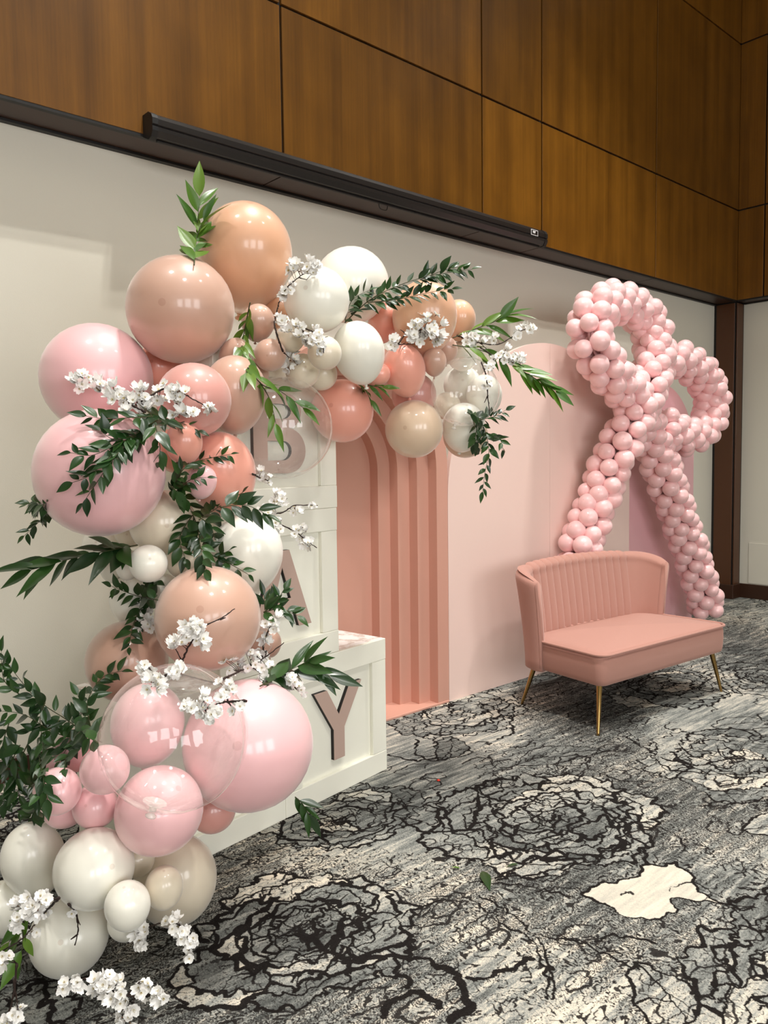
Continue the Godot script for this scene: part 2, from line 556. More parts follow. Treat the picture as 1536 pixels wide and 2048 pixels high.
	web_im.convert(Image.FORMAT_L8)
	var webd := web_im.get_data()
	var density := stretched(33, 0.005, 512, 512, w, w, 2)
	var grain := PackedByteArray()
	grain.resize(65536)
	rng.seed = 77
	for i in 65536:
		grain[i] = rng.randi_range(0, 255)
	var data := PackedByteArray()
	data.resize(w * w * 3)
	for i in w * w:
		var t := 0.40 * streak[i] + 0.25 * streak2[i] + 0.35 * patch[i]
		t = (t - 128.0) / 118.0 + 0.46
		t += (grain[(i * 7 + (i >> 11) * 331) & 65535] - 128) * 0.0019
		var cream := tone[i] == 1
		if cream:
			t = 0.9 + (t - 0.5) * 0.3
		elif tone[i] > 1:
			t = t * 0.75 + 0.12 + (tone[i] - 128) / 170.0
		var r: float
		var g: float
		var b: float
		if t < 0.5:
			var s := clampf(t * 2.0, 0.0, 1.0)
			r = lerpf(74.0, 140.0, s); g = lerpf(76.0, 142.0, s); b = lerpf(74.0, 137.0, s)
		else:
			var s := clampf(t * 2.0 - 1.0, 0.0, 1.0)
			r = lerpf(140.0, 218.0, s); g = lerpf(142.0, 207.0, s); b = lerpf(137.0, 188.0, s)
		var ink := lines[i] / 255.0
		var v := webd[i]
		var dens := density[i]
		if tone[i] == 0:
			# fine outlines: contour lines of the warped field, closer where the drawing is dense
			if dens > 104:
				if (v + 3) % 20 < 3:
					ink = maxf(ink, 0.9)
			if dens > 132:
				if (v + 13) % 20 < 3:
					ink = maxf(ink, 0.86)
			if dens > 152:
				if (v + 8) % 20 < 2 or (webd[posmod(i * 3 + 911 * 2048, w * w)] + 5) % 34 < 2:
					ink = maxf(ink, 0.7)
		if tone[i] > 1 and dens > 92 and (v + 3) % 20 < 2:
			ink = maxf(ink, 0.72)
		ink *= 0.9 + 0.1 * grain[(i * 13 + (i >> 11) * 97) & 65535] / 255.0
		data[i * 3] = clampi(int(lerpf(r, 27.0, ink)), 0, 255)
		data[i * 3 + 1] = clampi(int(lerpf(g, 24.0, ink)), 0, 255)
		data[i * 3 + 2] = clampi(int(lerpf(b, 23.0, ink)), 0, 255)
	var m := StandardMaterial3D.new()
	m.resource_name = "carpet"
	m.albedo_texture = ImageTexture.create_from_image(Image.create_from_data(w, w, false, Image.FORMAT_RGB8, data))
	m.roughness = 1.0
	m.metallic_specular = 0.1
	return m


func make_marble() -> StandardMaterial3D:
	var w := 512
	var n := FastNoiseLite.new()
	n.seed = 8
	n.frequency = 0.006
	n.fractal_octaves = 4
	n.domain_warp_enabled = true
	n.domain_warp_amplitude = 60.0
	n.domain_warp_frequency = 0.01
	var data := PackedByteArray()
	data.resize(w * w * 3)
	for y in w:
		for x in w:
			var v := n.get_noise_2d(x, y)
			var vein := pow(1.0 - minf(1.0, absf(v) * 4.0), 2.2)
			var i := (y * w + x) * 3
			data[i] = int(lerpf(246, 205, vein)); data[i + 1] = int(lerpf(244, 190, vein)); data[i + 2] = int(lerpf(241, 180, vein))
	var m := StandardMaterial3D.new()
	m.resource_name = "marble_film"
	m.albedo_texture = ImageTexture.create_from_image(Image.create_from_data(w, w, false, Image.FORMAT_RGB8, data))
	m.uv1_scale = Vector3(1.6, 1.6, 1)
	m.roughness = 0.25
	return m


func relief(m: StandardMaterial3D, seed_: int, freq: float, strength: float, scale: float, size := 256) -> void:
	var im := noise_image(seed_, freq, size, size, 3)
	im.convert(Image.FORMAT_RGBA8)
	im.bump_map_to_normal_map(strength)
	m.normal_enabled = true
	m.normal_texture = ImageTexture.create_from_image(im)
	m.uv1_triplanar = true
	m.uv1_scale = Vector3.ONE * scale


func latex(key: String, color: Color, rough: float, spec := 0.55) -> StandardMaterial3D:
	var m := plain(key, color, rough)
	m.vertex_color_use_as_albedo = true
	m.metallic_specular = spec
	m.clearcoat_enabled = true
	m.clearcoat = 0.6
	m.clearcoat_roughness = 0.11
	m.rim_enabled = true
	m.rim = 0.7
	m.rim_tint = 0.1
	return m


# ---------------------------------------------------------------- balloons
func make_balloon_meshes() -> void:
	var s := Shape.new()
	var sides := 36
	var rows := 22
	var ring := []
	# +y is the crown, the neck points down; the darker spot of thick rubber sits on the crown
	for j in rows + 2:
		var t := float(mini(j, rows)) / rows
		if j == rows:
			t = 1.0 - 0.022
		elif j == rows + 1:
			t = 1.0
		var a := PI * t
		var y := -cos(a)
		var r := sin(a)
		if y < 0.0:
			y *= 1.08 + 0.10 * pow(-y, 3.0)
		var row := PackedVector3Array()
		for k in sides:
			var b := -TAU * k / sides
			row.append(Vector3(cos(b) * r, y, sin(b) * r))
		ring.append(row)
	for j in rows + 1:
		s.tint = Color(0.88, 0.83, 0.81) if j == rows else Color.WHITE
		s.grid([ring[j], ring[j + 1]], true)
	balloon_mesh = s.mesh()
	var n := Shape.new()
	n.lathe([Vector2(0.0, -1.36), Vector2(0.085, -1.35), Vector2(0.095, -1.325), Vector2(0.05, -1.29), Vector2(0.04, -1.26), Vector2(0.065, -1.235), Vector2(0.065, -1.215), Vector2(0.05, -1.195), Vector2(0.11, -1.15), Vector2(0.2, -1.1)], 12)
	neck_mesh = n.mesh()


func balloon(kind: String, at: Vector3, r: float, stretch: float, crown: Vector3, label: String) -> void:
	var y := crown.normalized()
	var x := y.cross(Vector3(0.3, 0.1, 0.9)).normalized()
	var turn := Basis(x, y, x.cross(y))
	if kind == "clear":
		var o := thing("clear_balloon", label, "balloon", at, 0.0, "clear bubble balloons of the garland")
		part("envelope", bubble_mesh(r), mats["bubble"], o, Transform3D(turn, Vector3.ZERO))
		part("neck", neck_mesh, mats["bubble_neck"], o, Transform3D(turn.scaled(Vector3.ONE * r * 0.85), Vector3.ZERO))
		var seam := Shape.new()
		var arc := PackedVector3Array()
		var rad := PackedFloat32Array()
		for i in 41:
			var a := PI * (i / 40.0) - PI / 2
			arc.append(Vector3(cos(a) * 0.34, sin(a), cos(a) * 0.94) * r * 1.0015)
			rad.append(0.0006)
		seam.tube(arc, rad, 5)
		part("seam", seam.mesh(), mats["bubble_seam"], o, Transform3D(turn, Vector3.ZERO))
		return
	var o := thing("balloon", label, "balloon", at, 0.0, "latex balloons of the garland")
	var t := Transform3D(turn.scaled_local(Vector3(r, r * stretch, r)), Vector3.ZERO)
	part("envelope", balloon_mesh, mats[kind], o, t)
	part("neck", neck_mesh, mats[kind], o, t)


func bubble_mesh(r: float) -> ArrayMesh:
	var s := Shape.new()
	var rows := []
	var n := FastNoiseLite.new()
	n.seed = int(r * 10000.0)
	n.frequency = 1.1
	for j in 65:
		var a := PI * j / 64.0
		var row := PackedVector3Array()
		for k in 96:
			var b := -TAU * k / 96.0
			var d := Vector3(cos(b) * sin(a), -cos(a), sin(b) * sin(a))
			# soft puckers that gather at both ends of the stretched film
			var end := pow(absf(d.y), 6.0)
			row.append(d * r * (1.0 + 0.006 * end * sin(b * 17.0 + 3.0 * d.y) + 0.0035 * n.get_noise_3dv(d * 3.0)))
		rows.append(row)
	s.grid(rows, true)
	return s.mesh()


# ---------------------------------------------------------------- leaves and blossoms
func make_leaf(wide: float, tip: float, curl: float, fold: float) -> ArrayMesh:
	# along +y, blade across x, upper side towards +z
	var s := Shape.new()
	var rows := []
	for j in 10:
		var t := j / 9.0
		var half := wide * 0.5 * pow(sin(PI * pow(t, 0.78)), 1.0) * (1.0 - 0.25 * pow(t, tip)) if j > 0 and j < 9 else 0.0
		half = maxf(half, 0.006 if j == 0 else 0.0005)
		var y := t
		var z := -curl * t * t
		var row := PackedVector3Array()
		for k in 5:
			var u := k / 2.0 - 1.0
			row.append(Vector3(u * half, y, z + fold * absf(u) * half - 0.25 * fold * u * u * half))
		rows.append(row)
	s.grid(rows)
	return s.mesh()


func make_blossom(seed_: int, open: float) -> ArrayMesh:
	# five cupped petals round a short cup, facing +z, one unit across
	var r := RandomNumberGenerator.new()
	r.seed = seed_
	var s := Shape.new()
	for layer in 2:
		for p in 5:
			if layer == 1 and p % 2 == 1:
				continue
			var a := TAU * (p + 0.5 * layer) / 5.0 + r.randf_range(-0.15, 0.15)
			var len_ := r.randf_range(0.44, 0.54) * (1.0 if layer == 0 else 0.75)
			var lift := open + r.randf_range(-0.1, 0.18) + 0.25 * layer
			var rows := []
			for j in 6:
				var t := j / 5.0
				var half := 0.26 * sin(PI * pow(t, 0.6) * 0.86 + 0.08) * (1.0 if layer == 0 else 0.8)
				var row := PackedVector3Array()
				for k in 4:
					var u := k / 1.5 - 1.0
					var out := len_ * (t - 0.07 * t * (1.0 - absf(u)) * (1.0 if j == 5 else 0.0))
					var up := lift * out * (0.5 + t) + 0.16 * u * u * half + 0.02 * sin(7.0 * t + 3.0 * u + p)
					row.append(Vector3(cos(a) * out - sin(a) * u * half, sin(a) * out + cos(a) * u * half, up))
				rows.append(row)
			s.tint = Color(0.95, 0.94, 0.91)
			s.grid(rows)
	s.tint = Color(0.62, 0.50, 0.16)
	for k in 6:
		var a := TAU * k / 6.0
		var q := Vector3(cos(a) * 0.09, sin(a) * 0.09, 0.16)
		s.tube(PackedVector3Array([Vector3(cos(a) * 0.03, sin(a) * 0.03, 0.0), q]), PackedFloat32Array([0.012, 0.018]), 4)
	s.tint = Color(0.20, 0.10, 0.05)
	s.tube(PackedVector3Array([Vector3(0, 0, -0.22), Vector3(0, 0, -0.05), Vector3(0, 0, 0.02)]), PackedFloat32Array([0.025, 0.07, 0.04]), 5)
	return s.mesh()


func leaf_sprig(kind: String, tone: String, branches: Array, size: float, spacing: float, label: String) -> void:
	var root: Vector3 = branches[0][0]
	var o := thing("ruscus_sprig" if kind == "R" else "leaf_sprig", label, "leafy sprig", root)
	var stem := Shape.new()
	var outward := Vector3(-0.55, 0.25, 0.8).normalized()
	for bi in branches.size():
		var pts := []
		for q: Vector3 in branches[bi]:
			pts.append(q - root)
		var path := smooth_path(pts, 0.008)
		var radii := PackedFloat32Array()
		for i in path.size():
			radii.append(lerpf(0.0024, 0.0008, float(i) / path.size()) * (1.0 if kind == "L" or bi == 0 else 0.8))
		stem.tube(path, radii, 5)
		var total := 0.0
		for i in path.size() - 1:
			total += path[i].distance_to(path[i + 1])
		var count := maxi(3, int(total / spacing))
		for i in count + 1:
			var f := (i + 0.35) / (count + 0.5)
			if bi == 0 and f < 0.06:
				continue
			var at := clampi(int(f * (path.size() - 1)), 0, path.size() - 2)
			var t := (path[at + 1] - path[at]).normalized()
			var side := t.cross(outward).normalized() * (1.0 if i % 2 == 0 else -1.0)
			side = side.rotated(t, rng.randf_range(-0.7, 0.7))
			var open := rng.randf_range(0.5, 1.05) if kind == "R" else rng.randf_range(0.3, 0.62)
			if i == count:
				open = rng.randf_range(0.0, 0.2)
			var dir := (t * cos(open) + side * sin(open) + Vector3(0, -0.18, 0) * (0.6 if kind == "R" else 0.5) + outward * rng.randf_range(-0.15, 0.3)).normalized()
			var up := (outward + Vector3(0, 0.7, 0) + Vector3(rng.randf_range(-0.5, 0.5), rng.randf_range(-0.3, 0.5), rng.randf_range(-0.5, 0.5))).normalized()
			up = (up - dir * up.dot(dir)).normalized()
			var l := size * rng.randf_range(0.72, 1.15) * (1.0 - 0.25 * f * f if kind == "R" else 1.0)
			var basis_ := Basis(dir.cross(up), dir, up).scaled_local(Vector3(l, l, l))
			var which: Array = leaf_meshes[kind]
			part("leaf", which[rng.randi() % which.size()], mats["leaf_%s_%d" % [tone, rng.randi() % 3]], o, Transform3D(basis_, path[at] + dir * 0.003))
	part("stem", stem.mesh(), mats["stem_green"], o)


func blossom_branch(twigs: Array, clusters: Array, size: float, label: String) -> void:
	var root: Vector3 = twigs[0][0]
	var o := thing("blossom_branch", label, "blossom branch", root)
	var wood := Shape.new()
	var all := PackedVector3Array()
	for ti in twigs.size():
		var pts := []
		for q: Vector3 in twigs[ti]:
			pts.append(q - root + Vector3(rng.randf_range(-1, 1), rng.randf_range(-1, 1), rng.randf_range(-1, 1)) * 0.0025)
		var path := smooth_path(pts, 0.012)
		if path.size() < 2:
			continue
		var radii := PackedFloat32Array()
		for i in path.size():
			all.append(path[i])
			path[i] += Vector3(rng.randf_range(-1, 1), rng.randf_range(-1, 1), rng.randf_range(-1, 1)) * 0.0012
			radii.append(lerpf(0.0032, 0.0014, float(i) / path.size()) * (1.0 if ti == 0 else 0.7) * (1.35 if i % 4 == 1 else 1.0))
		wood.tube(path, radii, 6)
	var outward := Vector3(-0.55, 0.3, 0.78).normalized()
	for c: Array in clusters:
		var mid: Vector3 = c[0] - root
		var n: int = c[1]
		var spread: float = c[2]
		for i in n:
			var d := Vector3(rng.randfn(), rng.randfn(), rng.randfn()) * 0.55
			d = d.limit_length(1.0) * spread
			var q := mid + d + outward * 0.006
			var near := all[0]
			for a in all:
				if a.distance_squared_to(q) < near.distance_squared_to(q):
					near = a
			var face := (outward * 0.9 + d / spread * 0.9 + Vector3(rng.randf_range(-0.5, 0.5), rng.randf_range(-0.2, 0.6), rng.randf_range(-0.5, 0.5))).normalized()
			var x := face.cross(Vector3(0.2, 1, 0.1)).normalized()
			var s := size * rng.randf_range(0.82, 1.12)
			var b := Basis(x, face.cross(x), face).rotated(face, rng.randf() * TAU).scaled_local(Vector3(s, s, s))
			part("blossom", blossom_meshes[rng.randi() % blossom_meshes.size()], mats["petal"], o, Transform3D(b, q))
			if near.distance_to(q) > 0.004 and near.distance_to(q) < 0.06:
				wood.tube(PackedVector3Array([near, (near + q) / 2.0 + Vector3(0, 0.002, 0), q - face * s * 0.2]), PackedFloat32Array([0.0011, 0.0008, 0.0008]), 4)
	part("twig", wood.mesh(), mats["twig"], o)


# ---------------------------------------------------------------- crates
func crate(at: Vector3, turn: float, letter: String, label: String, marble: bool) -> void:
	# origin: the lower front corner farthest along x; local x runs back along the face (negative), z out of the face
	var o := thing("letter_crate" if letter != "" else "wooden_crate", label, "crate", at, turn, "white framed crates stacked as a letter tower")
	var w := 0.674
	var h := 0.646
	var deep := 0.46
	var wall := 0.02
	var white: Material = mats["crate_white"]
	part("body", span_mesh(Vector3(-w + 0.002, 0.002, -deep), Vector3(-0.002, h - (0.006 if marble else 0.002), -wall), 0.003), white, o)
	var rail := 0.1
	part("rail", span_mesh(Vector3(-w, h - rail, -wall), Vector3(0, h, 0), 0.0022), white, o)
	part("rail", span_mesh(Vector3(-w, 0, -wall), Vector3(0, rail - 0.002, 0), 0.0022), white, o)
	part("stile", span_mesh(Vector3(-rail, rail - 0.0015, -wall), Vector3(-0.001, h - rail - 0.0005, -0.0008), 0.0022), white, o)
	part("stile", span_mesh(Vector3(-w + 0.001, rail - 0.0015, -wall), Vector3(-w + rail, h - rail - 0.0005, -0.0008), 0.0022), white, o)
	if marble:
		part("marble_top", span_mesh(Vector3(-w, h - 0.006, -deep), Vector3(0, h, -wall - 0.0005), 0.001), mats["marble"], o)
	if letter == "":
		return
	var holes := []
	var line := PackedVector2Array()
	if letter == "Y":
		line = PackedVector2Array([Vector2(-0.035, 0), Vector2(0.035, 0), Vector2(0.035, 0.138), Vector2(0.156, 0.328), Vector2(0.076, 0.328), Vector2(0.0, 0.202), Vector2(-0.076, 0.328), Vector2(-0.156, 0.328), Vector2(-0.035, 0.138)])
	elif letter == "A":
		line = PackedVector2Array([Vector2(-0.165, 0), Vector2(-0.092, 0), Vector2(-0.068, 0.068), Vector2(0.068, 0.068), Vector2(0.092, 0), Vector2(0.165, 0), Vector2(0.042, 0.328), Vector2(-0.042, 0.328)])
		holes = [PackedVector2Array([Vector2(-0.047, 0.125), Vector2(0.0, 0.258), Vector2(0.047, 0.125)])]
	else:
		line.append(Vector2(-0.143, 0))
		for i in 15:
			var a := -PI / 2 + PI * i / 14.0
			line.append(Vector2(0.045 + 0.1 * cos(a), 0.0925 + 0.0925 * sin(a)))
		for i in 15:
			var a := -PI / 2 + PI * i / 14.0
			line.append(Vector2(0.04 + 0.082 * cos(a), 0.256 + 0.072 * sin(a)))
		line.append(Vector2(-0.143, 0.328))
		for spec: Array in [[0.0925, 0.0395, 0.036], [0.2525, 0.03, 0.028]]:
			var hole := PackedVector2Array([Vector2(-0.07, spec[0] + spec[1]), ])
			for i in 11:
				var a := PI / 2 - PI * i / 10.0
				hole.append(Vector2(0.02 + 0.045 * cos(a), spec[0] + spec[1] * sin(a)))
			hole.append(Vector2(-0.07, spec[0] - spec[1]))
			holes.append(hole)
	var whole := line
	for hole: PackedVector2Array in holes:
		whole = bridged(whole, hole)
	var base := Transform3D(Basis(), Vector3(-0.338, 0.158, 0))
	var core := Shape.new()
	core.extrude(whole, -wall - 0.001, -0.0025, base)
	var l := part("letter", core.mesh(), mats["letter_edge"], o)
	l.set_meta("label", "dusty pink cut-out letter %s with dark edges" % letter)
	var front := Shape.new()
	front.extrude(whole, -0.0024, 0.0002, base)
	part("letter_face", front.mesh(), mats["letter_face"], l)


func bridged(outer: PackedVector2Array, hole: PackedVector2Array) -> PackedVector2Array:
	# joins a hole (clockwise) to the outline (counter-clockwise) by a hair-thin slit
	var bi := 0
	var bj := 0
	var best := INF
	for i in outer.size():
		for j in hole.size():
			var d := outer[i].distance_squared_to(hole[j])
			if d < best:
				best = d
				bi = i
				bj = j
	var area := 0.0
	for j in hole.size():
		area += hole[j].cross(hole[(j + 1) % hole.size()])
	var ring := PackedVector2Array()
	for j in hole.size():
		ring.append(hole[(bj + j) % hole.size()] if area < 0.0 else hole[posmod(bj - j, hole.size())])
	var slit := (outer[bi] - hole[bj]).orthogonal().normalized() * 0.0002
	for way: float in [1.0, -1.0]:
		var out := PackedVector2Array()
		for i in bi + 1:
			out.append(outer[i])
		for q in ring:
			out.append(q)
		out.append(ring[0] + slit * way)
		out.append(outer[bi] + slit * way)
		for i in range(bi + 1, outer.size()):
			out.append(outer[i])
		if Geometry2D.triangulate_polygon(out).size() > 0:
			return out
	print("letter outline could not be cut")
	return outer


# ---------------------------------------------------------------- sofa
func sofa(at: Vector3, turn: float) -> void:
	var o := thing("loveseat", "pink velvet loveseat with channel tufted back and slim gold legs", "sofa", at, turn)
	var velvet: Material = mats["velvet"]
	# seat: rounded plan, straight apron, softly crowned top
	var hw := 0.635
	var zf := 0.31
	var zb := -0.30
	var plan := PackedVector2Array()
	for c: Array in [[hw, zf, 0.06, 0.0], [-hw, zf, 0.06, PI / 2], [-hw + 0.03, zb, 0.12, PI], [hw - 0.03, zb, 0.12, PI * 1.5]]:
		for i in 8:
			var a: float = c[3] + PI / 2 * i / 7.0
			plan.append(Vector2(c[0] - signf(c[0]) * c[2] + c[2] * cos(a), c[1] - signf(c[1]) * c[2] + c[2] * sin(a)))
	var ring := func(y: float, inset: float) -> PackedVector3Array:
		var row := PackedVector3Array()
		for i in plan.size():
			var q := plan[i]
			var d := (plan[(i + 1) % plan.size()] - plan[posmod(i - 1, plan.size())]).normalized()
			var n := Vector2(d.y, -d.x)
			row.append(Vector3(q.x - n.x * inset, y, q.y - n.y * inset))
		return row
	var apron := Shape.new()
	apron.grid([ring.call(0.255, 0.05), ring.call(0.256, 0.02), ring.call(0.266, 0.006), ring.call(0.29, 0.0), ring.call(0.35, -0.004), ring.call(0.405, -0.002), ring.call(0.416, 0.004), ring.call(0.422, 0.016)], true, 0, true)
	var under := Shape.new()
	var low: PackedVector3Array = ring.call(0.256, 0.04)
	for i in low.size():
		under.tri(Vector3(0, 0.256, 0), low[i], low[(i + 1) % low.size()])
	part("seat_base", apron.mesh(), velvet, o)
	part("underside", under.mesh(), mats["dark_cloth"], o)
	var top := Shape.new()
	var rows := [ring.call(0.424, 0.004), ring.call(0.434, 0.012)]
	for k in range(1, 11):
		var f := 1.0 - k / 10.0
		var row := PackedVector3Array()
		for q: Vector3 in ring.call(0.434, 0.012):
			var wave := 0.003 * sin(q.x * 9.0 + 1.0) * (1.0 - f) * f * 4.0
			row.append(Vector3(q.x * f, 0.434 + 0.03 * (1.0 - f * f) + wave, q.z * f))
		rows.append(row)
	top.grid(rows, true, 0, true)
	var cushion := part("seat_cushion", top.mesh(), velvet, o)
	var pipe := Shape.new()
	var loop: PackedVector3Array = ring.call(0.43, -0.006)
	var pp := PackedVector3Array()
	var pr := PackedFloat32Array()
	for i in loop.size() + 1:
		pp.append(loop[i % loop.size()])
		pr.append(0.0085)
	pipe.tube(pp, pr, 8, false)
	part("piping", pipe.mesh(), velvet, cushion)
	# back: a shallow tub in plan; s runs from one wing round to the other
	var n_s := 96
	var spine := PackedVector2Array()
	var ctrl := Curve2D.new()
	ctrl.bake_interval = 0.004
	ctrl.add_point(Vector2(-0.595, -0.135), Vector2.ZERO, Vector2(-0.012, -0.06))
	ctrl.add_point(Vector2(-0.50, -0.29), Vector2(-0.075, 0.02), Vector2(0.06, -0.018))
	ctrl.add_point(Vector2(0, -0.33), Vector2(-0.2, 0), Vector2(0.2, 0))
	ctrl.add_point(Vector2(0.50, -0.29), Vector2(-0.06, -0.018), Vector2(0.075, 0.02))
	ctrl.add_point(Vector2(0.595, -0.135), Vector2(-0.012, -0.06) * -1.0 + Vector2(0, -0.12), Vector2.ZERO)
	var length := ctrl.get_baked_length()
	var normals := PackedVector2Array()
	for i in n_s + 1:
		var f := float(i) / n_s
		spine.append(ctrl.sample_baked(f * length))
		var a := ctrl.sample_baked(maxf(0.0, f - 0.01) * length)
		var b := ctrl.sample_baked(minf(1.0, f + 0.01) * length)
		normals.append((b - a).normalized().orthogonal())
	# orthogonal() turns so that the normal looks towards the seat or away; make it look at the seat
	if normals[n_s / 2].y < 0.0:
		for i in normals.size():
			normals[i] = -normals[i]
	var crest := func(f: float) -> float:
		var e := absf(f - 0.5) * 2.0
		return 0.865 - 0.03 * pow(e, 2.0) - 0.05 * pow(e, 8.0)
	var lean := func(y: float) -> float:   # the back opens outwards as it rises
		var t := clampf((y - 0.26) / 0.6, 0.0, 1.0)
		return 0.07 * pow(t, 1.5)
	var point := func(f: float, y: float, inward: float) -> Vector3:
		var g := clampf(f, 0.0, 1.0) * n_s
		var i := mini(int(g), n_s - 1)
		var q := spine[i].lerp(spine[i + 1], g - i)
		var m := normals[i].lerp(normals[i + 1], g - i).normalized()
		q += m * (inward - lean.call(y))
		return Vector3(q.x, y, q.y)
	var half := 0.042
	var shell := Shape.new()
	var srows := []
	for i in n_s + 1:
		var f := float(i) / n_s
		var c: float = crest.call(f)
		var row := PackedVector3Array()
		var e := minf(f, 1.0 - f)
		var thin := half * (1.0 if e > 0.03 else 0.55 + 0.45 * sqrt(e / 0.03))
		row.append(point.call(f, 0.25, thin * 0.6))
		for k in 10:
			row.append(point.call(f, lerpf(0.26, c - half, k / 9.0), thin * 0.75))
		for k in range(1, 8):
			var a := PI * k / 8.0
			row.append(point.call(f, c - half + half * sin(a), thin * cos(a)))
		for k in 10:
			row.append(point.call(f, lerpf(c - half, 0.26, k / 9.0), -thin))
		row.append(point.call(f, 0.25, -thin * 0.6))
		srows.append(row)
	shell.grid(srows, true, 0)
	for e: int in [0, n_s]:
		var r: PackedVector3Array = srows[e]
		var mid := Vector3.ZERO
		for q in r:
			mid += q
		mid /= r.size()
		var puff := Vector3(0, 0, 0.006)
		for k in r.size():
			if e == 0:
				shell.tri(mid + puff, r[(k + 1) % r.size()], r[k])
			else:
				shell.tri(mid + puff, r[k], r[(k + 1) % r.size()])
	var back := part("backrest", shell.mesh(), velvet, o)
	# stitched channels on the inner face, each its own padded strip that rolls over the crest
	var n_ch := 14
	var f0 := 0.165
	var f1 := 0.835
	for ch in n_ch + 2:
		var a := lerpf(f0, f1, (ch - 1.0) / n_ch)
		var b := lerpf(f0, f1, float(ch) / n_ch)
		if ch == 0:
			a = 0.012
			b = f0
		elif ch == n_ch + 1:
			a = f1
			b = 0.988
		var strip := Shape.new()
		var rws := []
		var nu := 9
		for i in nu:
			var u := float(i) / (nu - 1)
			var f := lerpf(a, b, u)
			var bulge := 0.016 * pow(sin(PI * u), 0.55)
			var c: float = crest.call(f)
			var row := PackedVector3Array()
			for k in 14:
				var y := lerpf(0.40, c - half, k / 13.0)
				row.append(point.call(f, y, half * 0.72 + bulge * (0.55 + 0.45 * minf(1.0, (y - 0.4) / 0.08))))
			for k in range(1, 8):
				var g := PI * 0.62 * k / 7.0
				row.append(point.call(f, c - half + (half + bulge * 0.75) * sin(g), half * cos(g) * 0.9 + bulge * cos(g) - 0.002))
			rws.append(row)
		strip.grid(rws, false, 0)
		part("channel", strip.mesh(), velvet, back)
	for e in 2:
		var path := PackedVector3Array()
		var rr := PackedFloat32Array()
		var f := 0.004 if e == 0 else 0.996
		var c: float = crest.call(f)
		for k in 20:
			path.append(point.call(f, lerpf(0.27, c - half, k / 19.0), -half * 0.62))
			rr.append(0.005)
		for k in range(1, 7):
			var g := PI - PI * 0.6 * k / 6.0
			path.append(point.call(f, c - half + half * 0.9 * sin(g), half * 0.62 * cos(g)))
			rr.append(0.005)
		var s := Shape.new()
		s.tube(path, rr, 7)
		part("wing_piping", s.mesh(), velvet, back)
	for l: Array in [[-0.585, 0.25, -0.66, 0.30], [0.565, 0.25, 0.60, 0.30], [-0.52, -0.27, -0.56, -0.34], [0.52, -0.27, 0.56, -0.34]]:
		var s := Shape.new()
		s.tube(PackedVector3Array([Vector3(l[0], 0.262, l[1]), Vector3(l[0], 0.25, l[1]), Vector3(lerpf(l[0], l[2], 0.96), 0.012, lerpf(l[1], l[3], 0.96)), Vector3(l[2], 0.0, l[3])]), PackedFloat32Array([0.0165, 0.0165, 0.0085, 0.0085]), 14)
		var leg := part("leg", s.mesh(), mats["gold"], o)
		leg.set_meta("label", "slim tapered gold leg")


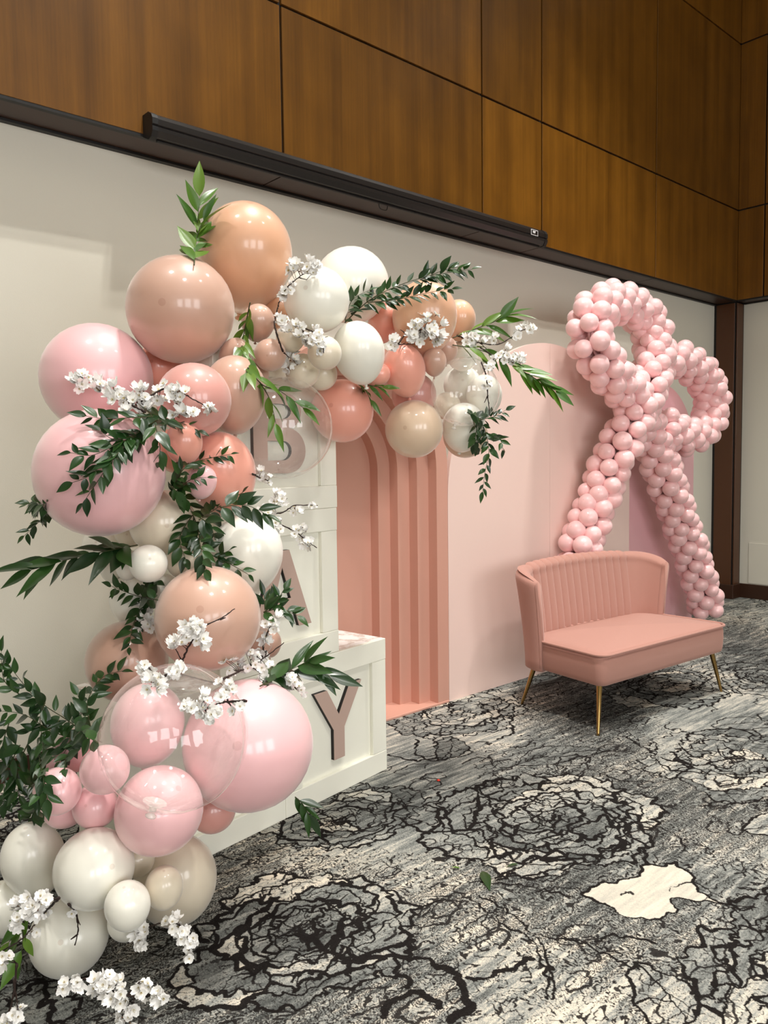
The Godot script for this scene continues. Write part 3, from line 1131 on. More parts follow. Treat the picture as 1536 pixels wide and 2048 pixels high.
# ---------------------------------------------------------------- ribbon of small balloons
func ribbon() -> void:
	var o := thing("balloon_ribbon", "tall looped bow of small pink balloons standing behind the loveseat", "balloon sculpture", Vector3(5.3, 0, -3.1))
	var strands := [
		[Vector3(4.57, 0.358, -3.2), Vector3(4.629, 0.579, -3.2), Vector3(4.685, 0.856, -3.19), Vector3(4.791, 1.079, -3.18), Vector3(4.868, 1.254, -3.15), Vector3(4.927, 1.448, -3.1), Vector3(5.005, 1.641, -3.05), Vector3(5.151, 1.855, -3.02), Vector3(5.347, 2.081, -3.04), Vector3(5.464, 2.276, -3.08), Vector3(5.496, 2.443, -3.12), Vector3(5.352, 2.577, -3.14), Vector3(5.036, 2.594, -3.12), Vector3(4.724, 2.509, -3.08), Vector3(4.574, 2.356, -3.05), Vector3(4.6, 2.2, -3.02), Vector3(4.806, 2.058, -3.02), Vector3(5.171, 1.913, -3.08), Vector3(5.48, 1.762, -3.17), Vector3(5.706, 1.555, -3.2), Vector3(5.905, 1.275, -3.2), Vector3(6.114, 0.981, -3.2), Vector3(6.324, 0.673, -3.2), Vector3(6.491, 0.4, -3.2), Vector3(6.635, 0.128, -3.2)],
		[Vector3(5.551, 2.03, -3.18), Vector3(5.626, 2.185, -3.17), Vector3(5.81, 2.263, -3.16), Vector3(6.088, 2.256, -3.16), Vector3(6.404, 2.155, -3.16), Vector3(6.56, 1.976, -3.16), Vector3(6.485, 1.784, -3.16), Vector3(6.228, 1.668, -3.16), Vector3(5.9, 1.704, -3.16), Vector3(5.645, 1.773, -3.16)],
	]
	rng.seed = 41
	var r := 0.0635
	var rear := Shape.new()
	for strand: Array in strands:
		var path := smooth_path(strand, 0.01)
		var run := 0.0
		var next := 0.03
		var k := 0
		for i in path.size() - 1:
			run += path[i].distance_to(path[i + 1])
			if run < next:
				continue
			next += 0.1
			var t := (path[i + 1] - path[i]).normalized()
			var a := t.cross(Vector3(0, 0, 1)).normalized()
			var b := t.cross(a)
			var spots: Array[Vector3] = []
			for q in 5:
				var g := TAU * q / 5.0 + (PI / 5 if k % 2 == 0 else 0.0) + rng.randf_range(-0.1, 0.1)
				spots.append(a * cos(g) + b * sin(g))
			spots.sort_custom(func(u: Vector3, v: Vector3) -> bool: return u.z > v.z)
			for q in 5:
				var d := spots[q]
				var s := r * rng.randf_range(0.93, 1.08)
				var at := path[i] + d * 0.101 + Vector3(rng.randf_range(-1, 1), rng.randf_range(-1, 1), rng.randf_range(-1, 1)) * 0.007 - o.position
				at.y = maxf(at.y, s)
				if q == 4:   # the one balloon of each cluster that faces the wall
					var rows := []
					for j in 9:
						var row := PackedVector3Array()
						for m in 14:
							row.append(at + Vector3(cos(TAU * m / 14.0) * sin(PI * j / 8.0), -cos(PI * j / 8.0), -sin(TAU * m / 14.0) * sin(PI * j / 8.0)) * s)
						rows.append(row)
					rear.grid(rows, true)
					continue
				var x := d.cross(Vector3(0.3, 0.2, 0.9)).normalized()
				part("balloon", balloon_mesh, mats["small_pink"], o, Transform3D(Basis(x, d, x.cross(d)).scaled_local(Vector3(s, s * 0.98, s)), at))
			k += 1
	var back := part("rear_balloons", rear.mesh(), mats["small_pink"], o)
	back.set_meta("kind", "stuff")
	var core := Shape.new()
	for strand: Array in strands:
		var path := smooth_path(strand, 0.05)
		var rad := PackedFloat32Array()
		for i in path.size():
			path[i] -= o.position
			path[i].y = maxf(path[i].y, 0.012)
			rad.append(0.01)
		core.tube(path, rad, 8)
	part("frame", core.mesh(), mats["small_pink"], o)


# ---------------------------------------------------------------- lamps
func downlight(at: Vector3, energy: float, angle: float, label: String, aim := Vector3.ZERO) -> void:
	var o := thing("ceiling_downlight", label, "ceiling light", at, 0.0, "square four lamp downlights in the ceiling")
	part("housing", box_mesh(Vector3(0, 0.045, 0), Vector3(0.46, 0.07, 0.46), 0.006), mats["black_metal"], o)
	for x: float in [-0.105, 0.105]:
		for z: float in [-0.105, 0.105]:
			var s := Shape.new()
			s.lathe(PackedVector2Array([Vector2(0.0, -0.012), Vector2(0.04, -0.008), Vector2(0.052, 0.0), Vector2(0.052, 0.012), Vector2(0, 0.012)]), 20)
			var bulb := part("lamp_bulb", s.mesh(), mats["lamp_glow"], o, Transform3D(Basis(), Vector3(x, -0.002, z)))
			var l := SpotLight3D.new()
			l.name = "lamp_light"
			l.light_color = Color(1.0, 0.99, 0.97)
			l.light_energy = energy / 4.0
			l.light_size = 0.05
			l.spot_angle = angle
			l.spot_angle_attenuation = 0.7
			l.spot_range = 30.0
			l.spot_attenuation = 2.0
			l.shadow_enabled = true
			bulb.add_child(l)
			l.position = Vector3(0, -0.02, 0)
			l.rotation = Vector3(-PI / 2, 0, 0)
			if aim != Vector3.ZERO:
				l.look_at_from_position(o.position + Vector3(x, -0.022, z), aim, Vector3(0, 0, 1))


# ---------------------------------------------------------------- the scene
func _ready() -> void:
	rng.seed = 7
	# camera
	var cam := Camera3D.new()
	cam.name = "camera"
	var yaw := 0.84199
	var pitch := 0.06521
	var roll := -0.01276
	var ahead := Vector3(cos(yaw), 0, -sin(yaw))
	var right := Vector3(sin(yaw), 0, cos(yaw))
	var look := ahead * cos(pitch) + Vector3.DOWN * sin(pitch)
	var up := Vector3.UP * cos(pitch) + ahead * sin(pitch)
	cam.transform = Transform3D(Basis(right * cos(roll) + up * sin(roll), up * cos(roll) - right * sin(roll), -look), Vector3(0, 1.5, 0))
	cam.fov = 65.9598
	cam.near = 0.05
	cam.far = 100.0
	add_child(cam)
	cam.current = true
	# sky seen through the windows, and exposure
	var env := Environment.new()
	env.background_mode = Environment.BG_SKY
	var sky := Sky.new()
	var sm := ProceduralSkyMaterial.new()
	sm.sky_top_color = Color(0.45, 0.6, 0.85)
	sm.sky_horizon_color = Color(0.8, 0.86, 0.95)
	sm.ground_horizon_color = Color(0.6, 0.6, 0.6)
	sm.ground_bottom_color = Color(0.3, 0.3, 0.3)
	sky.sky_material = sm
	env.sky = sky
	env.tonemap_mode = Environment.TONE_MAPPER_LINEAR
	env.tonemap_exposure = 0.97
	env.sdfgi_enabled = true
	env.ssao_enabled = true
	env.ssil_enabled = true
	var we := WorldEnvironment.new()
	we.name = "world_environment"
	we.environment = env
	add_child(we)
	# daylight behind the camera: three tall windows with lit blinds, each with its light
	for k in 3:
		var wl := AreaLight3D.new()
		wl.name = "window_light"
		wl.area_size = Vector2(2.2, 3.0)
		wl.area_normalize_energy = true
		wl.light_color = Color(0.99, 0.985, 0.98)
		wl.light_energy = 14.5
		wl.area_range = 40.0
		wl.shadow_enabled = true
		add_child(wl)
		wl.position = Vector3(-4.0 + 3.2 * k, 2.7, 7.12)
		wl.rotation = Vector3(0, 0, 0)
	make_materials()
	make_balloon_meshes()
	room()
	for d: Array in [
		[Vector3(2.3, 6.86, -1.9), 23.0, 42.0, "four lamp downlight above the balloon garland"],
		[Vector3(5.0, 6.86, -1.9), 25.0, 42.0, "four lamp downlight above the loveseat"],
		[Vector3(-0.2, 6.86, -1.9), 8.0, 42.0, "four lamp downlight near the plain end of the long wall"],
		[Vector3(7.2, 6.86, -0.4), 8.0, 42.0, "four lamp downlight near the room corner"],
		[Vector3(0.6, 6.86, 0.8), 16.0, 45.0, "four lamp downlight above the viewer"],
		[Vector3(3.6, 6.86, 0.8), 16.0, 45.0, "four lamp downlight over the open carpet"],
	]:
		downlight(d[0], d[1], d[2], d[3], d[4] if d.size() > 4 else Vector3.ZERO)
	backdrops()
	var turn := deg_to_rad(9.0)
	var face_dir := Vector3(cos(turn), 0, -sin(turn))
	var corner := Vector3(2.5, 0, -2.801)
	crate(corner, turn, "Y", "white framed crate on the carpet bearing the letter Y, marbled top", true)
	crate(corner - face_dir * 0.676, turn, "", "white framed crate on the carpet beside the Y crate, hidden by balloons", true)
	crate(corner - face_dir * 0.33 + Vector3(0, 0.648, 0), turn, "A", "white framed crate bearing the letter A, middle of the stack", true)
	crate(corner - face_dir * 0.326 + Vector3(0, 1.295, 0), turn, "B", "white framed crate bearing the letter B, topmost of the stack", false)
	ribbon()
	sofa(Vector3(4.315, 0, -2.61), deg_to_rad(-4.0))
	rng.seed = 19
	for b: Array in [
		["peach", Vector3(1.707, 2.314, -2.712), 0.184, 1.088, Vector3(-0.191, 0.83, 0.524), "large peach balloon at the very top of the garland, behind the upright leaf sprig"],
		["nude", Vector3(1.39, 2.054, -2.65), 0.192, 1, Vector3(-0.72, -0.049, 0.692), "large dusty beige balloon below the upright leaf sprig, shadowed by its leaves"],
		["pink", Vector3(1.147, 1.809, -2.832), 0.196, 1, Vector3(-0.324, -0.103, 0.94), "pale pink balloon under the large beige one, white blossoms crossing its base"],
		["pink", Vector3(1, 1.472, -2.471), 0.202, 1, Vector3(-0.352, 0.076, 0.933), "largest pale pink balloon, half covered by a bushy dark leafy sprig"],
		["mauve", Vector3(1.307, 1.711, -2.417), 0.124, 1, Vector3(-0.492, 0.075, 0.867), "dusty pink balloon under the large beige one, behind the white blossoms"],
		["coral", Vector3(1.413, 1.871, -2.882), 0.092, 1, Vector3(-0.676, 0.14, 0.724), "coral pink balloon tucked deep between the beige and the pale pink balloons"],
		["nude", Vector3(1.502, 1.75, -2.476), 0.113, 1.166, Vector3(-0.162, 0.942, 0.295), "beige balloon tucked behind the clear bubble in front of the letter B"],
		["nude", Vector3(1.664, 2.028, -2.564), 0.062, 1.106, Vector3(-0.193, 0.801, 0.567), "small taupe balloon wedged under the top peach balloon beside the blossom twig"],
		["nude", Vector3(1.562, 1.893, -2.568), 0.058, 1.221, Vector3(-0.032, 0.766, 0.643), "small beige balloon behind the hanging light green leaf sprig"],
		["nude", Vector3(1.657, 1.895, -2.478), 0.06, 1, Vector3(-0.682, -0.156, 0.714), "small beige balloon in the hook of the dark blossom twig"],
		["nude", Vector3(1.669, 1.842, -2.595), 0.051, 1, Vector3(-0.524, -0.67, 0.526), "small beige balloon just above the clear bubble near the letter B"],
		["ivory", Vector3(1.74, 1.963, -2.463), 0.054, 1, Vector3(-0.272, 0.431, 0.86), "small cream balloon behind the blossom twig, under the round white balloon"],
		["white", Vector3(1.845, 2.114, -2.437), 0.125, 1, Vector3(-0.814, 0.153, 0.561), "white balloon in front of the tallest white one, beside a blossom twig"],
		["peach", Vector3(1.844, 2.104, -2.705), 0.056, 1.08, Vector3(-0.184, 0.926, 0.328), "pale peach balloon just showing between the top peach and a white balloon"],
		["white", Vector3(2.126, 2.227, -2.566), 0.156, 1, Vector3(-0.767, -0.324, 0.554), "tall white balloon against the plain wall, behind the rounder white balloon"],
		["ivory", Vector3(1.808, 1.9, -2.344), 0.063, 1, Vector3(-0.696, 0.231, 0.68), "small cream balloon below the round white one with its tip facing out"],
		["white", Vector3(1.993, 1.925, -2.369), 0.101, 1.146, Vector3(-0.406, 0.896, 0.178), "pearly white balloon streaked with leaf shadow beside the long dark leaf sprig"],
		["ivory", Vector3(1.831, 1.851, -2.515), 0.067, 1, Vector3(-0.431, 0.131, 0.893), "small translucent cream balloon touching the top of the clear bubble by letter B"],
		["ivory", Vector3(1.941, 1.847, -2.54), 0.064, 1, Vector3(0.11, 0.111, 0.988), "translucent cream balloon at the top corner of the B crate"],
		["coral", Vector3(2.097, 1.71, -2.606), 0.132, 1, Vector3(-0.847, 0.123, 0.518), "coral pink balloon at the side of the B crate above the arch niche"],
		["coral", Vector3(2.297, 2.092, -2.557), 0.069, 1.25, Vector3(-0.255, 0.715, 0.651), "coral pink balloon mostly hidden behind the peach one on the arch top"],
		["peach", Vector3(2.351, 2.098, -2.364), 0.135, 1.078, Vector3(-0.235, 0.926, 0.295), "large peach balloon behind the dense white blossom cluster"],
		["peach", Vector3(2.633, 2.126, -2.433), 0.076, 1.123, Vector3(-0.314, 0.911, 0.267), "peach balloon partly hidden behind the larger peach one, against the wall"],
		["coral", Vector3(2.25, 1.874, -2.385), 0.088, 1.226, Vector3(-0.497, 0.813, 0.305), "coral pink balloon right below the dense white blossom cluster"],
		["coral", Vector3(2.121, 1.847, -2.399), 0.047, 1, Vector3(-0.941, -0.126, 0.315), "small coral pink balloon between the pearly white and the coral balloon"],
		["nude", Vector3(2.364, 1.909, -2.322), 0.05, 1.098, Vector3(-0.118, 0.98, 0.159), "small beige balloon with its tip facing out beside the coral balloon"],
		["nude", Vector3(2.475, 1.969, -2.358), 0.047, 1.196, Vector3(-0.331, 0.878, 0.347), "small beige balloon under the peach one where leafy sprigs start"],
		["mauve", Vector3(2.415, 1.784, -2.499), 0.098, 1, Vector3(-0.659, 0.236, 0.714), "dusty rose beige balloon above the cream balloon hanging over the niche"],
		["sand", Vector3(2.328, 1.631, -2.411), 0.122, 1, Vector3(-0.878, 0.014, 0.479), "sand coloured balloon hanging lowest over the ridged pink niche"],
		["white", Vector3(2.606, 1.646, -2.383), 0.095, 1.125, Vector3(-0.304, 0.828, 0.472), "white balloon beneath the smaller clear bubble beside the hanging dark sprig"],
		["sand", Vector3(2.741, 1.611, -2.494), 0.104, 1, Vector3(-0.631, 0.219, 0.744), "cream balloon behind the white one beneath the smaller clear bubble"],
		["white", Vector3(2.765, 1.793, -2.4), 0.082, 1.141, Vector3(-0.263, 0.924, 0.277), "white balloon showing past the rim of the smaller clear bubble"],
		["white", Vector3(2.697, 1.971, -2.469), 0.07, 1, Vector3(-0.495, -0.066, 0.866), "white balloon peeking over the top of the smaller clear bubble"],
		["ivory", Vector3(2.632, 1.744, -2.508), 0.063, 1, Vector3(-0.644, -0.468, 0.605), "small cream balloon seen through the smaller clear bubble, near its base"],
		["white", Vector3(2.776, 1.85, -2.543), 0.089, 1, Vector3(-0.721, 0.162, 0.674), "white balloon seen through the middle of the smaller clear bubble"],
		["clear", Vector3(2.489, 1.785, -2.266), 0.144, 1, Vector3(0.264, 0.951, 0.159), "smaller clear bubble balloon in front of white balloons over the niche"],
		["clear", Vector3(1.743, 1.63, -2.532), 0.194, 1, Vector3(0.264, 0.951, 0.159), "clear bubble balloon in front of the letter B"],
		["coral", Vector3(1.428, 1.468, -2.464), 0.124, 1.167, Vector3(-0.355, 0.886, 0.3), "coral pink balloon beside the clear bubble, edging the letter B crate"],
		["coral", Vector3(1.237, 1.567, -2.362), 0.06, 1.114, Vector3(-0.122, 0.946, 0.302), "pink balloon hidden behind the dense dark leaves beside the largest pink balloon"],
		["coral", Vector3(1.36, 1.548, -2.686), 0.067, 1.231, Vector3(-0.414, 0.771, 0.484), "coral balloon deep behind the dark leaves between pink balloons"],
		["pink", Vector3(1.295, 1.44, -2.356), 0.049, 1.127, Vector3(-0.08, 0.901, 0.426), "small pink balloon framed by thin dark leafy twigs"],
		["ivory", Vector3(1.234, 1.297, -2.527), 0.113, 1, Vector3(-0.325, -0.028, 0.945), "ivory balloon below the largest pink one, crossed by a hanging leafy sprig"],
		["ivory", Vector3(1.188, 1.262, -2.68), 0.059, 1, Vector3(-0.608, -0.121, 0.785), "ivory balloon mostly hidden under the largest pink balloon"],
		["white", Vector3(1.139, 1.209, -2.826), 0.067, 1, Vector3(-0.606, 0.201, 0.769), "white balloon peeking out under the largest pink balloon by the long dark frond"],
		["white", Vector3(1.455, 1.179, -2.354), 0.127, 1.157, Vector3(0.017, 0.873, 0.487), "pearl white balloon in front of the letter A"],
		["white", Vector3(1.105, 1.181, -2.371), 0.06, 1, Vector3(-0.311, 0.362, 0.879), "small white balloon facing the camera beside the long dark frond"],
		["white", Vector3(1.092, 1.169, -2.489), 0.042, 1.2, Vector3(0.004, 0.865, 0.502), "small white balloon half behind another one at the base of the long frond"],
		["ivory", Vector3(1.244, 1.168, -2.407), 0.054, 1, Vector3(-0.5, 0.158, 0.851), "small ivory balloon directly above the large pearly beige balloon"],
		["white", Vector3(1.122, 1.127, -2.7), 0.04, 1.087, Vector3(-0.346, 0.853, 0.391), "small white balloon at the outer edge behind the long dark frond"],
		["white", Vector3(1.164, 1.026, -2.637), 0.077, 1.168, Vector3(-0.214, 0.953, 0.215), "white balloon behind the small leaf sprig, above the taupe balloon"],
		["white", Vector3(1.233, 1.057, -2.53), 0.057, 1.126, Vector3(-0.109, 0.897, 0.429), "white balloon under the small front white one, behind the beige balloon"],
		["nude", Vector3(1.238, 1.005, -2.237), 0.167, 1, Vector3(-0.57, 0.346, 0.746), "large pearly beige balloon in the middle of the garland with an upright blossom twig"],
		["nude", Vector3(1.095, 0.836, -2.537), 0.136, 1, Vector3(-0.255, 0.361, 0.897), "taupe beige balloon behind the large clear bubble, against the plain wall"],
		["nude", Vector3(1.539, 0.858, -2.339), 0.039, 1.25, Vector3(-0.112, 0.959, 0.262), "small beige balloon by the blossoms at the foot of the letter A"],
		["nude", Vector3(1.473, 0.874, -2.304), 0.043, 1, Vector3(-0.559, -0.034, 0.829), "small beige balloon half behind the blossoms under the letter A"],
		["pink", Vector3(1.034, 0.706, -2.258), 0.11, 1.149, Vector3(-0.05, 0.945, 0.324), "pink balloon seen through the large clear bubble"],
		["pink", Vector3(1.292, 0.615, -2.101), 0.203, 1, Vector3(-0.623, 0.325, 0.712), "large pink balloon in front of the Y crate, partly behind the large clear bubble"],
		["clear", Vector3(0.956, 0.766, -1.926), 0.195, 1, Vector3(0.264, 0.951, 0.159), "largest clear bubble balloon in front of pink balloons near the carpet"],
		["pink", Vector3(0.98, 0.507, -2.082), 0.123, 1, Vector3(0.142, 0.694, 0.706), "pink balloon overlapped by the rim of the largest clear bubble, lowest of the pinks"],
		["pink", Vector3(0.843, 0.651, -2.125), 0.067, 1, Vector3(-0.431, 0.366, 0.825), "small round pink balloon touching the rim of the largest clear bubble"],
		["pink", Vector3(0.748, 0.584, -2.232), 0.065, 1, Vector3(-0.449, 0.26, 0.855), "small pink balloon farthest from the crates, with leaf shadow on top"],
		["pink", Vector3(0.856, 0.505, -2.24), 0.064, 1, Vector3(-0.659, 0.418, 0.625), "small pink balloon between two others, above the white balloons"],
		["pink", Vector3(0.808, 0.481, -2.359), 0.064, 1, Vector3(-0.643, 0.598, 0.479), "pink balloon tucked behind the small ones just above the white balloon"],
		["pink", Vector3(0.856, 0.633, -2.384), 0.062, 1.107, Vector3(-0.166, 0.784, 0.598), "pink balloon behind the bushy dark leaf sprig near the wall"],
		["pink", Vector3(0.834, 0.55, -2.477), 0.05, 1, Vector3(-0.259, 0.358, 0.897), "pink balloon mostly hidden behind leaves beside the wall baseboard"],
		["mauve", Vector3(1.23, 0.383, -2.23), 0.076, 1, Vector3(-0.63, 0.445, 0.637), "dusky pink balloon in the shade below the large pink one"],
		["white", Vector3(0.73, 0.329, -2.411), 0.09, 1.236, Vector3(-0.212, 0.96, 0.181), "white balloon of the base heap, with a leaf shaped shadow near its top"],
		["white", Vector3(0.817, 0.363, -2.16), 0.109, 1, Vector3(0.093, 0.368, 0.925), "white balloon in the middle of the base heap under small pink ones"],
		["ivory", Vector3(1.1, 0.194, -2.24), 0.128, 1.15, Vector3(-0.198, 0.887, 0.417), "big ivory balloon on the carpet nearest the crates"],
		["ivory", Vector3(0.959, 0.309, -2.025), 0.053, 1.188, Vector3(-0.14, 0.931, 0.337), "small ivory balloon pressed against the big ivory one on the carpet"],
		["white", Vector3(0.842, 0.313, -2.002), 0.06, 1.093, Vector3(-0.224, 0.939, 0.26), "small white balloon in front of the base heap, tip facing out"],
		["white", Vector3(0.895, 0.187, -2.135), 0.054, 1, Vector3(0.089, 0.667, 0.74), "white balloon half hidden at the bottom of the base heap"],
		["white", Vector3(0.779, 0.129, -2.275), 0.111, 1, Vector3(-0.483, 0.39, 0.784), "white balloon lowest in the base heap, resting on the carpet"],
		["white", Vector3(0.657, 0.178, -2.473), 0.065, 1.25, Vector3(-0.107, 0.985, 0.133), "white balloon at the outermost edge of the base heap behind blossoms"],
		["ivory", Vector3(0.963, 0.317, -2.212), 0.053, 1, Vector3(-0.701, 0.142, 0.698), "ivory balloon wedged behind the base heap under the lowest pink balloon"],
	]:
		balloon(b[0], b[1], b[2], b[3], b[4], b[5])
	for s: Array in [
		["L", "g", [[Vector3(1.363, 2.18, -2.492), Vector3(1.483, 2.344, -2.686), Vector3(1.493, 2.437, -2.685), Vector3(1.499, 2.489, -2.685)], [Vector3(1.48, 2.326, -2.687), Vector3(1.494, 2.372, -2.679), Vector3(1.506, 2.4, -2.67)]], 0.132, 0.028, "upright light green leaf sprig between the two topmost balloons"],
		["L", "g", [[Vector3(1.546, 2.065, -2.431), Vector3(1.598, 1.99, -2.555), Vector3(1.542, 1.904, -2.485), Vector3(1.487, 1.809, -2.356)]], 0.1, 0.023, "short leafy sprig hanging beside small beige balloons under the top peach one"],
		["L", "g", [[Vector3(1.492, 1.828, -2.372), Vector3(1.54, 1.769, -2.354), Vector3(1.638, 1.755, -2.391), Vector3(1.693, 1.694, -2.328)], [Vector3(1.527, 1.776, -2.349), Vector3(1.598, 1.722, -2.396), Vector3(1.598, 1.631, -2.361)]], 0.115, 0.034, "light green leaf sprig drooping over the clear bubble before the letter B"],
		["L", "d", [[Vector3(1.139, 1.227, -2.523), Vector3(0.978, 1.232, -2.381), Vector3(0.89, 1.208, -2.458), Vector3(0.798, 1.176, -2.537)]], 0.147, 0.02, "long dark frond pointing at the plain wall from the small white balloons"],
		["L", "d", [[Vector3(1.295, 0.815, -2.031), Vector3(1.474, 0.802, -2.142), Vector3(1.536, 0.809, -2.087), Vector3(1.579, 0.788, -2.048)], [Vector3(1.315, 0.814, -2.035), Vector3(1.481, 0.81, -2.137), Vector3(1.529, 0.839, -2.096)]], 0.122, 0.027, "pointed green leaf sprig fanning across the top of the Y crate"],
		["L", "d", [[Vector3(1.516, 0.355, -2.174), Vector3(1.532, 0.334, -2.157), Vector3(1.548, 0.293, -2.139)]], 0.092, 0.015, "short dark leaf sprig hanging below the large pink balloon by the Y crate"],
		["L", "g", [[Vector3(2.519, 2.023, -2.364), Vector3(2.594, 2.06, -2.301), Vector3(2.651, 2.087, -2.252), Vector3(2.706, 2.123, -2.206)]], 0.121, 0.024, "leafy sprig rising at the far end of the garland toward the wall"],
		["L", "g", [[Vector3(2.444, 1.978, -2.293), Vector3(2.574, 1.964, -2.256), Vector3(2.651, 1.916, -2.183), Vector3(2.73, 1.851, -2.107), Vector3(2.806, 1.786, -2.034)]], 0.12, 0.021, "long leafy sprig drooping from the garland end across the tall pink panel"],
		["L", "g", [[Vector3(2.044, 1.813, -2.448), Vector3(2.141, 1.792, -2.507), Vector3(2.161, 1.751, -2.493)], [Vector3(2.078, 1.802, -2.417), Vector3(2.122, 1.792, -2.376)]], 0.078, 0.018, "small green leaf sprig under the pearly white balloon above the niche"],
		["R", "d", [[Vector3(2.067, 2.065, -2.54), Vector3(2.079, 2.135, -2.396), Vector3(2.154, 2.187, -2.301), Vector3(2.244, 2.221, -2.224), Vector3(2.37, 2.246, -2.114)], [Vector3(2.072, 2.125, -2.403), Vector3(2.136, 2.129, -2.312), Vector3(2.252, 2.16, -2.233), Vector3(2.307, 2.169, -2.163)], [Vector3(2.047, 2.07, -2.515), Vector3(2.013, 2.131, -2.425), Vector3(2.067, 2.17, -2.381)], [Vector3(2.214, 2.206, -2.25), Vector3(2.289, 2.244, -2.186), Vector3(2.341, 2.256, -2.141)]], 0.065, 0.015, "long dark feathery sprig arching over the white and peach balloons"],
		["R", "d", [[Vector3(2.385, 1.689, -2.159), Vector3(2.597, 1.647, -2.264), Vector3(2.58, 1.539, -2.214), Vector3(2.562, 1.443, -2.221), Vector3(2.55, 1.359, -2.225)], [Vector3(2.467, 1.661, -2.164), Vector3(2.607, 1.683, -2.202), Vector3(2.643, 1.708, -2.172)], [Vector3(2.729, 1.609, -2.365), Vector3(2.617, 1.581, -2.184), Vector3(2.623, 1.538, -2.175)], [Vector3(2.563, 1.646, -2.262), Vector3(2.571, 1.583, -2.284), Vector3(2.705, 1.542, -2.389)]], 0.062, 0.015, "dark small leaved sprig hanging below the smaller clear bubble"],
		["R", "d", [[Vector3(1.072, 1.631, -2.198), Vector3(1.027, 1.586, -2.265), Vector3(0.939, 1.511, -2.228), Vector3(0.867, 1.386, -2.279)], [Vector3(1.175, 1.652, -2.382), Vector3(1.019, 1.637, -2.245), Vector3(0.961, 1.634, -2.306), Vector3(0.912, 1.643, -2.344)], [Vector3(1.063, 1.614, -2.205), Vector3(1.07, 1.554, -2.193), Vector3(1.103, 1.503, -2.269)], [Vector3(1.074, 1.595, -2.297), Vector3(0.97, 1.562, -2.243), Vector3(0.89, 1.526, -2.249), Vector3(0.841, 1.534, -2.289)], [Vector3(1.074, 1.628, -2.196), Vector3(1.203, 1.629, -2.32), Vector3(1.265, 1.603, -2.311)], [Vector3(0.941, 1.526, -2.231), Vector3(0.879, 1.469, -2.246), Vector3(0.84, 1.448, -2.278)], [Vector3(1.027, 1.586, -2.265), Vector3(0.957, 1.57, -2.248), Vector3(0.925, 1.599, -2.276)]], 0.069, 0.018, "bushy dark leafy sprig spread over the largest pink balloon"],
		["R", "d", [[Vector3(1.229, 1.402, -2.447), Vector3(1.193, 1.478, -2.292), Vector3(1.298, 1.506, -2.386), Vector3(1.388, 1.528, -2.322)], [Vector3(1.226, 1.394, -2.431), Vector3(1.228, 1.445, -2.312), Vector3(1.27, 1.453, -2.273)]], 0.052, 0.014, "thin dark leafy twig reaching toward the letter B crate over pink balloons"],
		["R", "d", [[Vector3(1.151, 1.428, -2.298), Vector3(1.269, 1.376, -2.428), Vector3(1.306, 1.297, -2.425), Vector3(1.213, 1.234, -2.225), Vector3(1.194, 1.171, -2.162)], [Vector3(1.283, 1.325, -2.404), Vector3(1.226, 1.255, -2.388), Vector3(1.21, 1.187, -2.32)]], 0.069, 0.017, "dark leafy sprig hanging over the ivory balloon in the garland middle"],
		["R", "d", [[Vector3(1.253, 1.315, -2.305), Vector3(1.393, 1.35, -2.412), Vector3(1.441, 1.397, -2.341)], [Vector3(1.305, 1.355, -2.261), Vector3(1.366, 1.362, -2.207), Vector3(1.419, 1.328, -2.157)], [Vector3(1.255, 1.323, -2.303), Vector3(1.278, 1.298, -2.28), Vector3(1.329, 1.242, -2.339)]], 0.079, 0.018, "dark leafy sprig rising beside the white balloon under the coral ones"],
		["R", "d", [[Vector3(1.248, 1.226, -2.301), Vector3(1.309, 1.188, -2.302), Vector3(1.33, 1.169, -2.249), Vector3(1.382, 1.13, -2.218)], [Vector3(1.309, 1.188, -2.302), Vector3(1.332, 1.214, -2.251)]], 0.059, 0.019, "sparse leafy twig trailing over the white balloon by the letter A"],
		["R", "d", [[Vector3(0.811, 1.396, -2.404), Vector3(0.927, 1.329, -2.785), Vector3(0.904, 1.295, -2.802), Vector3(0.872, 1.258, -2.828)], [Vector3(0.813, 1.38, -2.441), Vector3(0.9, 1.372, -2.813), Vector3(0.882, 1.364, -2.827)]], 0.054, 0.012, "small dark leaf sprig poking out behind the largest pink balloon"],
		["R", "d", [[Vector3(1.087, 1.078, -2.275), Vector3(1.139, 1.052, -2.536), Vector3(1.036, 1.102, -2.506)], [Vector3(1.165, 1.036, -2.534), Vector3(1.1, 0.975, -2.483), Vector3(1.044, 0.915, -2.4)], [Vector3(1.165, 1.049, -2.496), Vector3(1.178, 1.083, -2.559), Vector3(1.18, 1.099, -2.487)]], 0.068, 0.016, "dark leaf sprig between the white balloons and the taupe one"],
		["R", "d", [[Vector3(1.447, 0.994, -2.237), Vector3(1.48, 1.027, -2.211), Vector3(1.503, 1.072, -2.194)], [Vector3(1.447, 0.994, -2.237), Vector3(1.489, 1.005, -2.201), Vector3(1.533, 0.981, -2.159)], [Vector3(1.451, 1.002, -2.234), Vector3(1.451, 1.053, -2.238)]], 0.066, 0.015, "dark leaf sprig crossing the foot of the letter A"],
